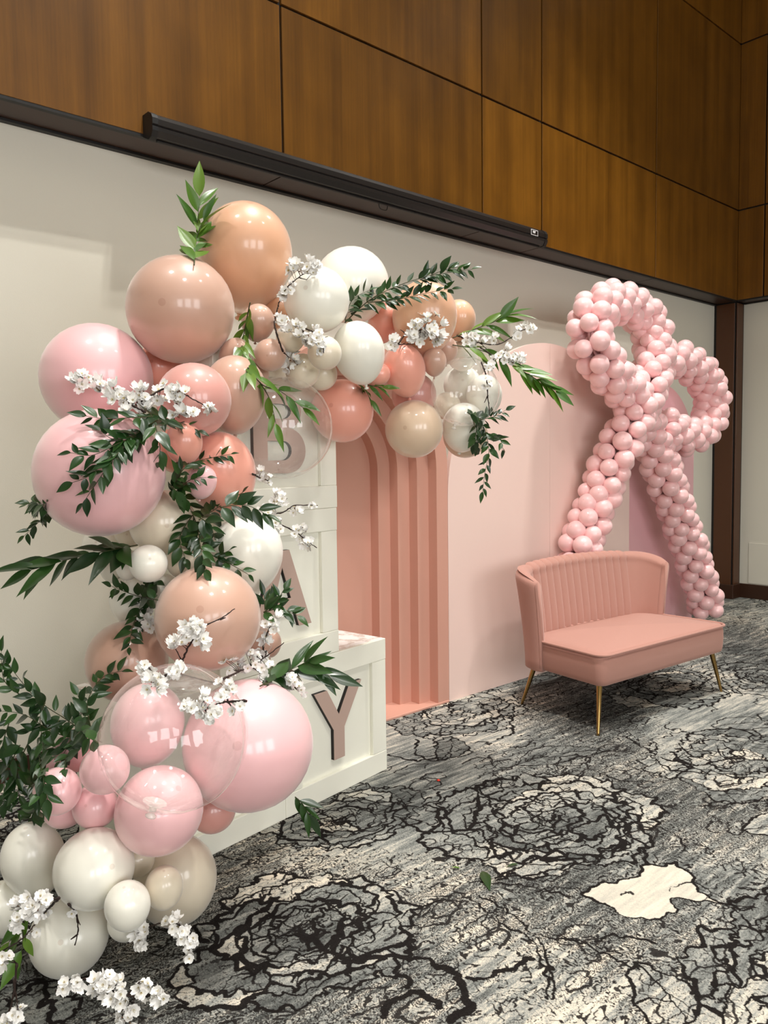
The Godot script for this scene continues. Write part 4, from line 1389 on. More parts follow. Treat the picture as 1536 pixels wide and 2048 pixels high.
		["R", "d", [[Vector3(0.758, 0.794, -1.952), Vector3(0.825, 0.741, -2.341), Vector3(0.757, 0.809, -2.408), Vector3(0.692, 0.927, -2.476)], [Vector3(0.876, 0.699, -2.292), Vector3(0.87, 0.795, -2.305), Vector3(0.97, 0.825, -2.437), Vector3(1.016, 0.846, -2.39)], [Vector3(0.866, 0.679, -2.307), Vector3(0.793, 0.707, -2.366), Vector3(0.73, 0.76, -2.427), Vector3(0.677, 0.773, -2.475)], [Vector3(0.776, 0.797, -2.389), Vector3(0.762, 0.745, -2.397), Vector3(0.766, 0.656, -2.386)], [Vector3(0.825, 0.741, -2.341), Vector3(0.82, 0.69, -2.321), Vector3(0.79, 0.627, -2.333)], [Vector3(0.722, 0.82, -2.44), Vector3(0.689, 0.865, -2.473), Vector3(0.687, 0.954, -2.483)], [Vector3(0.855, 0.671, -2.299), Vector3(0.806, 0.652, -2.306), Vector3(0.755, 0.657, -2.185)], [Vector3(0.839, 0.729, -2.327), Vector3(0.858, 0.773, -2.314), Vector3(0.849, 0.818, -2.326)], [Vector3(0.806, 0.744, -2.358), Vector3(0.777, 0.715, -2.381), Vector3(0.738, 0.713, -2.416)]], 0.062, 0.019, "bushy dark leaf sprig spreading toward the plain wall from the lower garland"],
		["R", "d", [[Vector3(0.793, 0.624, -2.6), Vector3(0.759, 0.528, -2.623), Vector3(0.76, 0.401, -2.61)], [Vector3(0.769, 0.608, -2.621), Vector3(0.73, 0.513, -2.647), Vector3(0.721, 0.418, -2.647)], [Vector3(0.81, 0.607, -2.584), Vector3(0.703, 0.65, -2.21), Vector3(0.695, 0.6, -2.153)], [Vector3(0.749, 0.688, -2.645), Vector3(0.726, 0.593, -2.658), Vector3(0.745, 0.497, -2.632)], [Vector3(0.787, 0.496, -2.595), Vector3(0.682, 0.611, -2.172), Vector3(0.78, 0.369, -2.59)]], 0.066, 0.016, "thin dark leafy twigs hanging down beside the lowest pink balloons near the wall"],
		["L", "g", [[Vector3(0.633, 0.366, -2.09), Vector3(0.601, 0.308, -2.113), Vector3(0.577, 0.263, -2.131)], [Vector3(0.606, 0.308, -2.109), Vector3(0.603, 0.256, -2.107), Vector3(0.594, 0.217, -2.111)]], 0.087, 0.026, "few broad green leaves beside blossoms at the bottom of the garland"],
	]:
		leaf_sprig(s[0], s[1], s[2], s[3], s[4], s[5])
	for s: Array in [
		[[[Vector3(1.071, 1.656, -2.281), Vector3(1.031, 1.686, -2.32), Vector3(1.057, 1.75, -2.608), Vector3(0.989, 1.782, -2.645)], [Vector3(1.088, 1.734, -2.604), Vector3(1.048, 1.779, -2.605)]], [[Vector3(1.003, 1.769, -2.618), 9, 0.03], [Vector3(1.052, 1.748, -2.596), 6, 0.024], [Vector3(1.01, 1.709, -2.341), 6, 0.024], [Vector3(1.039, 1.684, -2.313), 4, 0.021], [Vector3(1.024, 1.651, -2.324), 2, 0.012]], 0.041, "white blossom branch lying along the foot of the upper pink balloon"],
		[[[Vector3(1.064, 1.675, -2.37), Vector3(1.11, 1.713, -2.332), Vector3(1.173, 1.734, -2.322), Vector3(1.227, 1.698, -2.261), Vector3(1.287, 1.665, -2.256)], [Vector3(1.173, 1.734, -2.322), Vector3(1.175, 1.699, -2.311), Vector3(1.212, 1.655, -2.285)], [Vector3(1.11, 1.713, -2.332), Vector3(1.092, 1.698, -2.347)]], [[Vector3(1.089, 1.698, -2.35), 8, 0.028], [Vector3(1.155, 1.705, -2.363), 6, 0.028], [Vector3(1.171, 1.737, -2.307), 5, 0.025], [Vector3(1.198, 1.709, -2.265), 8, 0.028], [Vector3(1.273, 1.667, -2.244), 3, 0.011], [Vector3(1.22, 1.654, -2.264), 2, 0.009], [Vector3(1.195, 1.651, -2.286), 5, 0.028], [Vector3(1.096, 1.659, -2.34), 4, 0.022]], 0.042, "white blossom branch across the dusty pink balloon with one flower at its end"],
		[[[Vector3(1.664, 1.896, -2.399), Vector3(1.642, 1.986, -2.419), Vector3(1.789, 2.078, -2.631), Vector3(1.67, 2.107, -2.405), Vector3(1.723, 2.169, -2.381), Vector3(1.779, 2.204, -2.349)], [Vector3(1.67, 2.107, -2.405), Vector3(1.706, 2.137, -2.419)], [Vector3(1.723, 2.169, -2.381), Vector3(1.732, 2.155, -2.347)]], [[Vector3(1.709, 2.193, -2.377), 7, 0.025], [Vector3(1.754, 2.194, -2.346), 8, 0.029], [Vector3(1.697, 2.121, -2.405), 6, 0.025]], 0.041, "bare dark blossom twig hooking up past the top peach balloon"],
		[[[Vector3(1.694, 2.003, -2.437), Vector3(1.768, 1.999, -2.422), Vector3(1.757, 1.947, -2.303), Vector3(1.749, 1.889, -2.271)], [Vector3(1.768, 1.999, -2.422), Vector3(1.698, 1.915, -2.309)], [Vector3(1.664, 1.896, -2.399), Vector3(1.653, 1.871, -2.345)], [Vector3(1.757, 1.947, -2.303), Vector3(1.788, 1.954, -2.299)]], [[Vector3(1.64, 1.997, -2.368), 5, 0.021], [Vector3(1.711, 1.989, -2.387), 6, 0.029], [Vector3(1.731, 1.927, -2.294), 11, 0.039], [Vector3(1.735, 1.945, -2.38), 7, 0.032], [Vector3(1.748, 1.88, -2.481), 12, 0.036]], 0.038, "full white blossom branch drooping before the small cream balloons"],
		[[[Vector3(2.163, 1.958, -2.327), Vector3(2.224, 2.009, -2.344), Vector3(2.238, 2.018, -2.277), Vector3(2.29, 2.003, -2.25)], [Vector3(2.224, 2.009, -2.344), Vector3(2.214, 2.026, -2.363)], [Vector3(2.163, 1.958, -2.327), Vector3(2.268, 1.973, -2.344)]], [[Vector3(2.239, 2.024, -2.25), 26, 0.064], [Vector3(2.237, 1.999, -2.282), 10, 0.044], [Vector3(2.283, 1.998, -2.244), 6, 0.028], [Vector3(2.148, 1.972, -2.342), 6, 0.024]], 0.04, "dense round cluster of white blossoms on the peach balloon"],
		[[[Vector3(2.604, 2.046, -2.414), Vector3(2.591, 1.997, -2.271), Vector3(2.655, 1.992, -2.214), Vector3(2.721, 2.042, -2.159), Vector3(2.757, 2.06, -2.128)], [Vector3(2.591, 1.997, -2.271), Vector3(2.613, 1.967, -2.248)]], [[Vector3(2.557, 2.023, -2.303), 7, 0.034], [Vector3(2.58, 1.999, -2.281), 5, 0.026], [Vector3(2.643, 2.015, -2.226), 4, 0.021], [Vector3(2.708, 2.033, -2.17), 6, 0.026], [Vector3(2.747, 2.054, -2.136), 6, 0.024]], 0.038, "thin blossom twig reaching out past the garland end before the wall"],
		[[[Vector3(2.544, 1.969, -2.23), Vector3(2.589, 1.933, -2.186), Vector3(2.635, 1.911, -2.143), Vector3(2.678, 1.887, -2.103)]], [[Vector3(2.61, 1.932, -2.168), 7, 0.029], [Vector3(2.639, 1.919, -2.141), 5, 0.025], [Vector3(2.663, 1.91, -2.118), 4, 0.019], [Vector3(2.575, 1.903, -2.196), 4, 0.021]], 0.035, "blossom twig lying along the drooping leafy sprig at the garland end"],
		[[[Vector3(2.472, 1.895, -2.162), Vector3(2.452, 1.829, -2.118), Vector3(2.457, 1.759, -2.112), Vector3(2.53, 1.683, -2.164)], [Vector3(2.457, 1.759, -2.112), Vector3(2.445, 1.729, -2.123)]], [[Vector3(2.432, 1.807, -2.106), 5, 0.021], [Vector3(2.465, 1.86, -2.124), 3, 0.017]], 0.03, "thin hanging blossom twig in front of the smaller clear bubble"],
		[[[Vector3(1.502, 1.314, -2.378), Vector3(1.574, 1.32, -2.313), Vector3(1.615, 1.344, -2.279), Vector3(1.675, 1.346, -2.225)], [Vector3(1.554, 1.32, -2.331), Vector3(1.571, 1.359, -2.32), Vector3(1.596, 1.369, -2.298)], [Vector3(1.615, 1.344, -2.279), Vector3(1.632, 1.326, -2.262)]], [[Vector3(1.571, 1.359, -2.32), 9, 0.032], [Vector3(1.614, 1.326, -2.279), 4, 0.016], [Vector3(1.657, 1.343, -2.242), 2, 0.011], [Vector3(1.536, 1.335, -2.349), 3, 0.018]], 0.034, "fading blossom twig over the joint between the B and A crates"],
		[[[Vector3(1.508, 1.318, -2.372), Vector3(1.567, 1.281, -2.317), Vector3(1.61, 1.256, -2.276), Vector3(1.637, 1.224, -2.249), Vector3(1.665, 1.195, -2.222)], [Vector3(1.567, 1.281, -2.317), Vector3(1.551, 1.261, -2.329)]], [[Vector3(1.563, 1.285, -2.32), 9, 0.03], [Vector3(1.63, 1.242, -2.256), 10, 0.03], [Vector3(1.542, 1.306, -2.341), 4, 0.018], [Vector3(1.647, 1.206, -2.239), 3, 0.014]], 0.034, "blossom twig slanting down across the top of the letter A crate"],
		[[[Vector3(1.482, 1.459, -2.341), Vector3(1.564, 1.444, -2.414), Vector3(1.587, 1.431, -2.392)]], [[Vector3(1.562, 1.453, -2.417), 4, 0.016], [Vector3(1.581, 1.435, -2.398), 3, 0.013]], 0.028, "tiny fading blossom tip under the letter B bubble"],
		[[[Vector3(1.104, 0.901, -2.158), Vector3(1.098, 0.965, -2.096), Vector3(1.129, 1.018, -2.06), Vector3(1.17, 1.039, -2.044), Vector3(1.22, 1.064, -2.043)], [Vector3(1.104, 0.901, -2.158), Vector3(1.078, 0.945, -2.145)], [Vector3(1.098, 0.965, -2.096), Vector3(1.108, 0.996, -2.077)], [Vector3(1.17, 1.039, -2.044), Vector3(1.188, 1.04, -2.04)]], [[Vector3(1.099, 1.033, -2.069), 10, 0.025], [Vector3(1.102, 1.011, -2.065), 5, 0.018], [Vector3(1.094, 0.999, -2.074), 5, 0.021], [Vector3(1.116, 0.974, -2.061), 4, 0.015], [Vector3(1.076, 0.966, -2.109), 5, 0.019], [Vector3(1.069, 0.946, -2.149), 2, 0.009]], 0.037, "upright blossom twig with a bare dark tip on the large beige balloon"],
		[[[Vector3(1.057, 0.92, -1.841), Vector3(1.317, 0.841, -2.152), Vector3(1.367, 0.877, -2.111), Vector3(1.417, 0.924, -2.07)], [Vector3(1.33, 0.85, -2.141), Vector3(1.352, 0.829, -2.119)], [Vector3(1.367, 0.877, -2.111), Vector3(1.459, 0.863, -2.24)]], [[Vector3(1.293, 0.838, -2.173), 6, 0.026], [Vector3(1.331, 0.866, -2.142), 9, 0.029], [Vector3(1.433, 0.848, -2.255), 7, 0.022], [Vector3(1.365, 0.845, -2.109), 6, 0.019], [Vector3(1.24, 0.876, -2.113), 5, 0.019], [Vector3(1.357, 0.813, -2.113), 4, 0.014]], 0.032, "brown blossom branch under the beige balloon beside the Y crate"],
		[[[Vector3(1.425, 0.842, -2.216), Vector3(1.452, 0.889, -2.246), Vector3(1.45, 0.947, -2.204), Vector3(1.461, 0.972, -2.196)]], [[Vector3(1.456, 0.955, -2.199), 10, 0.028], [Vector3(1.454, 0.907, -2.242), 4, 0.015]], 0.036, "white blossom tuft standing at the foot of the letter A"],
		[[[Vector3(1.149, 0.962, -2.585), Vector3(1.162, 0.996, -2.55), Vector3(1.181, 1.014, -2.548)], [Vector3(1.16, 0.959, -2.589), Vector3(1.138, 0.959, -2.475)]], [[Vector3(1.15, 1.007, -2.535), 7, 0.026], [Vector3(1.138, 0.96, -2.467), 8, 0.024]], 0.036, "two white blossom tufts beside the dark leaf sprig on the taupe balloon"],
		[[[Vector3(0.876, 0.943, -1.807), Vector3(0.876, 0.96, -1.868), Vector3(0.906, 0.965, -1.966)], [Vector3(0.876, 0.96, -1.868), Vector3(0.863, 0.947, -1.83)]], [[Vector3(0.905, 0.958, -1.966), 5, 0.016], [Vector3(0.851, 0.949, -1.822), 4, 0.015], [Vector3(0.866, 0.963, -1.876), 2, 0.008], [Vector3(0.876, 0.96, -1.829), 3, 0.011]], 0.033, "small blossom twig standing at the top rim of the largest bubble"],
		[[[Vector3(0.899, 0.959, -1.853), Vector3(0.933, 0.966, -1.865), Vector3(0.965, 0.967, -1.894)]], [[Vector3(0.93, 0.97, -1.859), 6, 0.019], [Vector3(0.928, 0.963, -1.829), 3, 0.011]], 0.03, "blossom tuft at the crown of the largest clear bubble"],
		[[[Vector3(1.077, 0.878, -1.751), Vector3(1.025, 0.886, -1.764), Vector3(0.971, 0.89, -1.744), Vector3(0.911, 0.89, -1.744)], [Vector3(1.025, 0.886, -1.764), Vector3(1.036, 0.907, -1.792)], [Vector3(1.025, 0.886, -1.764), Vector3(1.044, 0.862, -1.759)]], [[Vector3(0.932, 0.9, -1.736), 10, 0.026], [Vector3(0.902, 0.897, -1.736), 6, 0.018], [Vector3(0.951, 0.879, -1.722), 7, 0.021], [Vector3(1.036, 0.91, -1.788), 8, 0.023], [Vector3(0.998, 0.904, -1.754), 4, 0.013], [Vector3(1.052, 0.864, -1.76), 4, 0.013]], 0.028, "white blossom branch over the shoulder of the largest clear bubble"],
		[[[Vector3(1.449, 0.79, -2.164), Vector3(1.473, 0.773, -2.141), Vector3(1.501, 0.733, -2.112)]], [[Vector3(1.479, 0.773, -2.136), 8, 0.025], [Vector3(1.5, 0.743, -2.115), 4, 0.015]], 0.033, "white blossom tuft among the leaves on top of the Y crate"],
		[[[Vector3(0.663, 0.405, -1.999), Vector3(0.704, 0.227, -2.263), Vector3(0.589, 0.301, -2.056), Vector3(0.546, 0.268, -2.091)], [Vector3(0.663, 0.405, -1.999), Vector3(0.646, 0.399, -2.014), Vector3(0.622, 0.393, -2.034)], [Vector3(0.676, 0.184, -2.287), Vector3(0.591, 0.349, -2.058)]], [[Vector3(0.599, 0.375, -2.053), 14, 0.028], [Vector3(0.622, 0.393, -2.034), 10, 0.025], [Vector3(0.721, 0.245, -2.269), 6, 0.018], [Vector3(0.582, 0.35, -2.067), 5, 0.015], [Vector3(0.673, 0.203, -2.241), 3, 0.01]], 0.034, "thick white blossom cluster in front of the lowest white balloons"],
		[[[Vector3(0.718, 0.324, -2.098), Vector3(0.77, 0.24, -2.186), Vector3(0.763, 0.206, -2.152), Vector3(0.745, 0.176, -2.14)], [Vector3(0.77, 0.24, -2.186), Vector3(0.77, 0.217, -2.159)], [Vector3(0.758, 0.198, -2.147), Vector3(0.74, 0.192, -2.147)]], [[Vector3(0.758, 0.255, -2.19), 3, 0.013]], 0.029, "small bare dark twig hanging over the lowest white balloon"],
		[[[Vector3(0.901, 0.158, -2.033), Vector3(0.901, 0.188, -2.036), Vector3(0.91, 0.209, -2.03)], [Vector3(0.91, 0.209, -2.03), Vector3(1.038, 0.121, -2.142), Vector3(0.996, 0.173, -1.95), Vector3(0.987, 0.134, -1.954)], [Vector3(1.038, 0.121, -2.142), Vector3(0.977, 0.215, -1.971)]], [[Vector3(0.9, 0.199, -2.038), 5, 0.02], [Vector3(0.895, 0.168, -2.04), 4, 0.011], [Vector3(0.961, 0.215, -1.985), 6, 0.02], [Vector3(0.976, 0.198, -1.97), 5, 0.017], [Vector3(1.002, 0.178, -1.945), 4, 0.013], [Vector3(0.994, 0.138, -1.949), 4, 0.014]], 0.033, "blossom twig poking out over the carpet from the base heap"],
		[[[Vector3(0.65, 0.152, -2.016), Vector3(0.704, 0.185, -1.97), Vector3(0.741, 0.172, -1.936), Vector3(0.788, 0.143, -1.892), Vector3(0.86, 0.152, -1.828)], [Vector3(0.741, 0.172, -1.936), Vector3(0.772, 0.118, -1.904), Vector3(0.791, 0.079, -1.883)], [Vector3(0.788, 0.143, -1.892), Vector3(0.813, 0.174, -1.872)]], [[Vector3(0.665, 0.168, -2.004), 4, 0.015], [Vector3(0.694, 0.18, -1.979), 4, 0.015], [Vector3(0.725, 0.167, -1.95), 6, 0.02], [Vector3(0.748, 0.179, -1.93), 6, 0.018], [Vector3(0.774, 0.15, -1.905), 11, 0.028], [Vector3(0.82, 0.162, -1.864), 8, 0.023], [Vector3(0.855, 0.149, -1.832), 6, 0.015], [Vector3(0.793, 0.117, -1.885), 5, 0.018], [Vector3(0.784, 0.085, -1.889), 4, 0.015], [Vector3(0.759, 0.15, -1.918), 5, 0.015]], 0.032, "white blossom branch lying on the carpet in front of the lowest balloon"],
		[[[Vector3(0.568, 0.255, -2.044), Vector3(0.56, 0.173, -2.044), Vector3(0.543, 0.111, -2.053)], [Vector3(0.562, 0.211, -2.046), Vector3(0.564, 0.148, -2.038), Vector3(0.566, 0.111, -2.033)]], [[Vector3(0.559, 0.123, -2.04), 7, 0.02], [Vector3(0.544, 0.268, -2.066), 4, 0.015], [Vector3(0.541, 0.109, -2.055), 3, 0.01]], 0.031, "blossoms on thin hanging stems in the lower corner beside the leaves"],
	]:
		blossom_branch(s[0], s[1], s[2], s[3])
	# fallen bits on the carpet
	fallen("fallen_leaf", Vector3(2.10, 0.008, -1.84), 0.12, 2.5, "d", "dark green fallen leaf lying on the carpet before the loveseat")
	fallen("fallen_leaf", Vector3(2.24, 0.005, -1.79), 0.05, 1.2, "d", "small curled fallen leaf half lost in the carpet pattern")
	fallen("fallen_leaf", Vector3(2.06, 0.005, -1.915), 0.035, 0.4, "g", "tiny pale fallen leaf on the dark carpet flower")
	var dot := Shape.new()
	dot.lathe(PackedVector2Array([Vector2(0, 0), Vector2(0.006, 0.001), Vector2(0.0085, 0.004), Vector2(0.006, 0.007), Vector2(0, 0.008)]), 12)
	var bead := part("red_bead", dot.mesh(), plain("bead_red", Color(0.85, 0.2, 0.1), 0.5), self, Transform3D(Basis(), Vector3(2.577, 0.0, -2.528)))
	tag(bead, "tiny red orange speck lying on the carpet near the Y crate", "bead")


func fallen(called: String, at: Vector3, l: float, turn: float, tone: String, label: String) -> void:
	var m: Array = leaf_meshes["L"]
	var b := Basis(Vector3.UP, turn) * Basis(Vector3.RIGHT, -PI / 2 + 0.08)
	var o := part(numbered(called), m[0], mats["leaf_%s_0" % tone], self, Transform3D(b.scaled_local(Vector3(l, l, l)), at))
	tag(o, label, "leaf", "leaves fallen on the carpet")


func make_materials() -> void:
	make_wood()
	mats["carpet"] = make_carpet()
	mats["marble"] = make_marble()
	relief(plain("plaster", Color(0.85, 0.835, 0.78), 0.75), 3, 0.09, 0.25, 6.0)
	plain("plaster_side", Color(0.85, 0.835, 0.78), 0.75)
	plain("ceiling_white", Color(0.86, 0.84, 0.80), 0.9)
	plain("dark_wood", Color(0.22, 0.125, 0.07), 0.42)
	plain("black_gap", Color(0.03, 0.028, 0.026), 0.8)
	plain("trim_black", Color(0.055, 0.045, 0.04), 0.5)
	plain("crate_white", Color(0.95, 0.945, 0.89), 0.42)
	plain("letter_face", Color(0.75, 0.645, 0.595), 0.5)
	plain("letter_edge", Color(0.10, 0.075, 0.06), 0.7)
	plain("case_black", Color(0.13, 0.12, 0.115), 0.3)
	plain("black_metal", Color(0.06, 0.06, 0.06), 0.5)
	plain("pale_print", Color(0.85, 0.85, 0.85), 0.5)
	plain("niche_pink", Color(0.81, 0.61, 0.54), 0.5)
	plain("panel_blush", Color(0.93, 0.82, 0.78), 0.45)
	plain("panel_pink", Color(0.92, 0.72, 0.74), 0.45)
	var v := plain("velvet", Color(0.69, 0.51, 0.46), 0.8)
	v.rim_enabled = true
	v.rim = 1.0
	v.rim_tint = 0.5
	v.metallic_specular = 0.3
	relief(v, 9, 0.12, 1.0, 9.0)
	plain("dark_cloth", Color(0.05, 0.045, 0.045), 0.9)
	plain("gold", Color(0.64, 0.52, 0.32), 0.22, 1.0)
	latex("peach", Color(0.88, 0.67, 0.53), 0.42)
	latex("nude", Color(0.785, 0.625, 0.545), 0.42)
	latex("mauve", Color(0.84, 0.60, 0.56), 0.42)
	latex("pink", Color(0.95, 0.745, 0.755), 0.42)
	latex("coral", Color(0.95, 0.65, 0.57), 0.42)
	latex("white", Color(0.96, 0.95, 0.90), 0.42)
	latex("ivory", Color(0.90, 0.85, 0.76), 0.42)
	latex("sand", Color(0.86, 0.75, 0.64), 0.42)
	latex("small_pink", Color(0.99, 0.80, 0.80), 0.42)
	var bub := plain("bubble", Color(1, 0.985, 0.97, 0.06), 0.02)
	bub.transparency = BaseMaterial3D.TRANSPARENCY_ALPHA
	bub.metallic_specular = 0.5
	var im := noise_image(51, 0.018, 512, 512, 3)
	im.convert(Image.FORMAT_RGBA8)
	im.bump_map_to_normal_map(3.0)
	bub.normal_enabled = true
	bub.normal_scale = 0.3
	bub.normal_texture = ImageTexture.create_from_image(im)
	bub.uv1_triplanar = true
	bub.uv1_scale = Vector3.ONE * 2.2
	var bn := plain("bubble_neck", Color(0.95, 0.93, 0.9, 0.4), 0.1)
	bn.transparency = BaseMaterial3D.TRANSPARENCY_ALPHA
	var bs := plain("bubble_seam", Color(0.97, 0.94, 0.9, 0.5), 0.1)
	bs.transparency = BaseMaterial3D.TRANSPARENCY_ALPHA
	for k in 3:
		var d := plain("leaf_d_%d" % k, [Color(0.12, 0.235, 0.10), Color(0.09, 0.19, 0.085), Color(0.16, 0.285, 0.115)][k], 0.3)
		d.backlight_enabled = true
		d.backlight = Color(0.10, 0.14, 0.04)
		var g := plain("leaf_g_%d" % k, [Color(0.28, 0.42, 0.12), Color(0.20, 0.35, 0.10), Color(0.36, 0.48, 0.16)][k], 0.34)
		g.backlight_enabled = true
		g.backlight = Color(0.22, 0.30, 0.08)
	plain("stem_green", Color(0.22, 0.24, 0.10), 0.6)
	plain("twig", Color(0.16, 0.09, 0.06), 0.75)
	var pt := plain("petal", Color(1, 1, 1), 0.6)
	pt.vertex_color_use_as_albedo = true
	pt.backlight_enabled = true
	pt.backlight = Color(0.35, 0.34, 0.32)
	var lg := plain("lamp_glow", Color(1, 0.95, 0.85), 0.4)
	lg.emission_enabled = true
	lg.emission = Color(1.0, 0.94, 0.84)
	lg.emission_energy_multiplier = 40.0
	var bl := plain("window_blind", Color(0.9, 0.93, 1.0), 0.8)
	bl.emission_enabled = true
	bl.emission = Color(0.95, 0.97, 1.0)
	bl.emission_energy_multiplier = 2.2
	leaf_meshes["R"] = [make_leaf(0.46, 2.0, 0.12, 0.35), make_leaf(0.52, 2.0, 0.2, 0.25), make_leaf(0.40, 1.5, -0.08, 0.4)]
	leaf_meshes["L"] = [make_leaf(0.34, 1.2, 0.14, 0.3), make_leaf(0.28, 1.2, 0.26, 0.35), make_leaf(0.38, 1.6, 0.05, 0.3)]
	blossom_meshes = [make_blossom(1, 0.25), make_blossom(2, 0.55), make_blossom(3, 0.1), make_blossom(4, 0.8)]


func room() -> void:
	# floor
	var fl := Shape.new()
	var lo := Vector3(-5.3, 0, -4.2)
	var hi := Vector3(8.7, 0, 7.4)
	var q: Array[Vector3] = [Vector3(lo.x, 0, lo.z), Vector3(lo.x, 0, hi.z), Vector3(hi.x, 0, hi.z), Vector3(hi.x, 0, lo.z)]
	var u: Array[Vector2] = []
	for p in q:
		u.append(Vector2(p.x, p.z) / 5.12)
	fl.tri(q[0], q[1], q[2], u[0], u[1], u[2], -1)
	fl.tri(q[0], q[2], q[3], u[0], u[2], u[3], -1)
	fl.box(Vector3((lo.x + hi.x) / 2, -0.11, (lo.z + hi.z) / 2), Vector3(hi.x - lo.x, 0.2, hi.z - lo.z))
	struct_mesh("floor", fl.mesh(), mats["carpet"], "dark grey and cream carpet with large inked flower drawings", "floor")
	struct_mesh("ceiling", span_mesh(Vector3(-5.3, ROOM_TOP, -4.2), Vector3(8.7, ROOM_TOP + 0.2, 7.4)), mats["ceiling_white"], "plain pale ceiling high above the room", "ceiling")
	# back wall: plaster below, veneer panels standing proud above
	var wb := struct_mesh("wall_back", span_mesh(Vector3(-5.3, 0, PLASTER_Z - 0.2), Vector3(8.7, ROOM_TOP, PLASTER_Z)), mats["plaster"], "long pale wall with a wood panelled upper half", "wall")
	part("panel_backing", span_mesh(Vector3(-5.3, SOFFIT_Y + 0.02, PLASTER_Z), Vector3(CORNER_X + 0.24, ROOM_TOP, WOOD_Z - 0.02)), mats["black_gap"], wb)
	var xs := [-5.3, -3.93, -2.31, -0.71, 0.925, 2.585, 4.245, 4.915, 6.556, CORNER_X]
	var ys := [SOFFIT_Y + 0.012, 3.989, 5.62, ROOM_TOP]
	rng.seed = 3
	var gap := 0.0075
	for i in xs.size() - 1:
		for j in ys.size() - 1:
			var last := gap if i < xs.size() - 2 else 0.0
			part("wood_panel", span_mesh(Vector3(xs[i] + gap, ys[j] + (gap if j > 0 else 0.0), WOOD_Z - 0.018), Vector3(xs[i + 1] - last, ys[j + 1] - gap, WOOD_Z), 0.0015), wood_mats[rng.randi() % 6], wb)
	# underside of the panelling: boards with open joints and a black lip
	var sof := Node3D.new()
	sof.name = "trim_1"
	add_child(sof)
	tag(sof, "dark brown soffit boards under the wood panelling", "trim", "", "structure")
	var sx := [-5.3, -2.31, 0.925, 2.585, 4.245, 4.915, 6.556, CORNER_X - 0.0]
	for i in sx.size() - 1:
		part("soffit_board", span_mesh(Vector3(sx[i] + 0.004, SOFFIT_Y, PLASTER_Z + 0.035), Vector3(sx[i + 1] - 0.004, SOFFIT_Y + 0.02, WOOD_Z - 0.03), 0.001), mats["dark_wood"], sof)
	part("front_lip", span_mesh(Vector3(-5.3, SOFFIT_Y - 0.002, WOOD_Z - 0.028), Vector3(CORNER_X, SOFFIT_Y + 0.012, WOOD_Z - 0.002)), mats["trim_black"], sof)
	part("rear_lip", span_mesh(Vector3(-5.3, SOFFIT_Y - 0.012, PLASTER_Z), Vector3(CORNER_X, SOFFIT_Y + 0.02, PLASTER_Z + 0.033)), mats["trim_black"], sof)
	struct_mesh("baseboard_back", span_mesh(Vector3(-5.3, 0, PLASTER_Z), Vector3(CORNER_X, 0.112, PLASTER_Z + 0.016), 0.003), mats["dark_wood"], "dark brown baseboard along the pale wall", "baseboard")
	# corner post between the two recesses
	var post := Node3D.new()
	post.name = "trim_2"
	add_child(post)
	tag(post, "dark wood corner post between the two pale walls", "trim", "", "structure")
	part("post_core", span_mesh(Vector3(CORNER_X + 0.012, 0, PLASTER_Z), Vector3(CORNER_X + 0.19, SOFFIT_Y + 0.012, WOOD_Z - 0.012)), mats["trim_black"], post)
	part("post_board", span_mesh(Vector3(CORNER_X, 0.15, PLASTER_Z + 0.028), Vector3(CORNER_X + 0.012, SOFFIT_Y - 0.012, WOOD_Z - 0.022), 0.002), mats["post_wood"] if mats.has("post_wood") else plain("post_wood", Color(0.30, 0.165, 0.065), 0.4), post)
	part("post_board", span_mesh(Vector3(CORNER_X + 0.02, 0.15, WOOD_Z - 0.012), Vector3(CORNER_X + 0.15, SOFFIT_Y - 0.012, WOOD_Z), 0.002), mats["post_wood"], post)
	part("plinth", span_mesh(Vector3(CORNER_X - 0.006, 0, PLASTER_Z), Vector3(CORNER_X + 0.2, 0.15, WOOD_Z + 0.006), 0.003), mats["dark_wood"], post)
	# right wall: the same build, turned
	var wr := struct_mesh("wall_right", span_mesh(Vector3(CORNER_X + 0.19, 0, PLASTER_Z), Vector3(8.7, ROOM_TOP, 7.4)), mats["plaster_side"], "pale side wall with wood panelling above, past the corner post", "wall")
	part("panel_backing", span_mesh(Vector3(CORNER_X + 0.02, SOFFIT_Y + 0.02, WOOD_Z - 0.02), Vector3(CORNER_X + 0.19, ROOM_TOP, 7.2)), mats["black_gap"], wr)
	var zs := [WOOD_Z + 0.002, -3.43, -1.8, -0.15, 1.5, 3.15, 4.8, 7.2]
	for i in zs.size() - 1:
		for j in ys.size() - 1:
			part("wood_panel", span_mesh(Vector3(CORNER_X, ys[j] + (gap if j > 0 else 0.0), zs[i] + (gap if i > 0 else 0.0)), Vector3(CORNER_X + 0.018, ys[j + 1] - gap, zs[i + 1] - gap), 0.0015), wood_mats[rng.randi() % 6], wr)
	part("soffit_board", span_mesh(Vector3(CORNER_X + 0.03, SOFFIT_Y, WOOD_Z), Vector3(CORNER_X + 0.155, SOFFIT_Y + 0.02, 7.2)), mats["dark_wood"], wr)
	part("front_lip", span_mesh(Vector3(CORNER_X + 0.002, SOFFIT_Y - 0.002, WOOD_Z), Vector3(CORNER_X + 0.028, SOFFIT_Y + 0.012, 7.2)), mats["trim_black"], wr)
	part("rear_lip", span_mesh(Vector3(CORNER_X + 0.157, SOFFIT_Y - 0.012, WOOD_Z), Vector3(CORNER_X + 0.19, SOFFIT_Y + 0.02, 7.2)), mats["trim_black"], wr)
	var ap := part("access_panel", span_mesh(Vector3(CORNER_X + 0.182, 0.158, -3.61), Vector3(CORNER_X + 0.1905, 0.585, -2.7), 0.002), mats["plaster_side"], wr)
	ap.set_meta("label", "low flush access panel in the side wall")
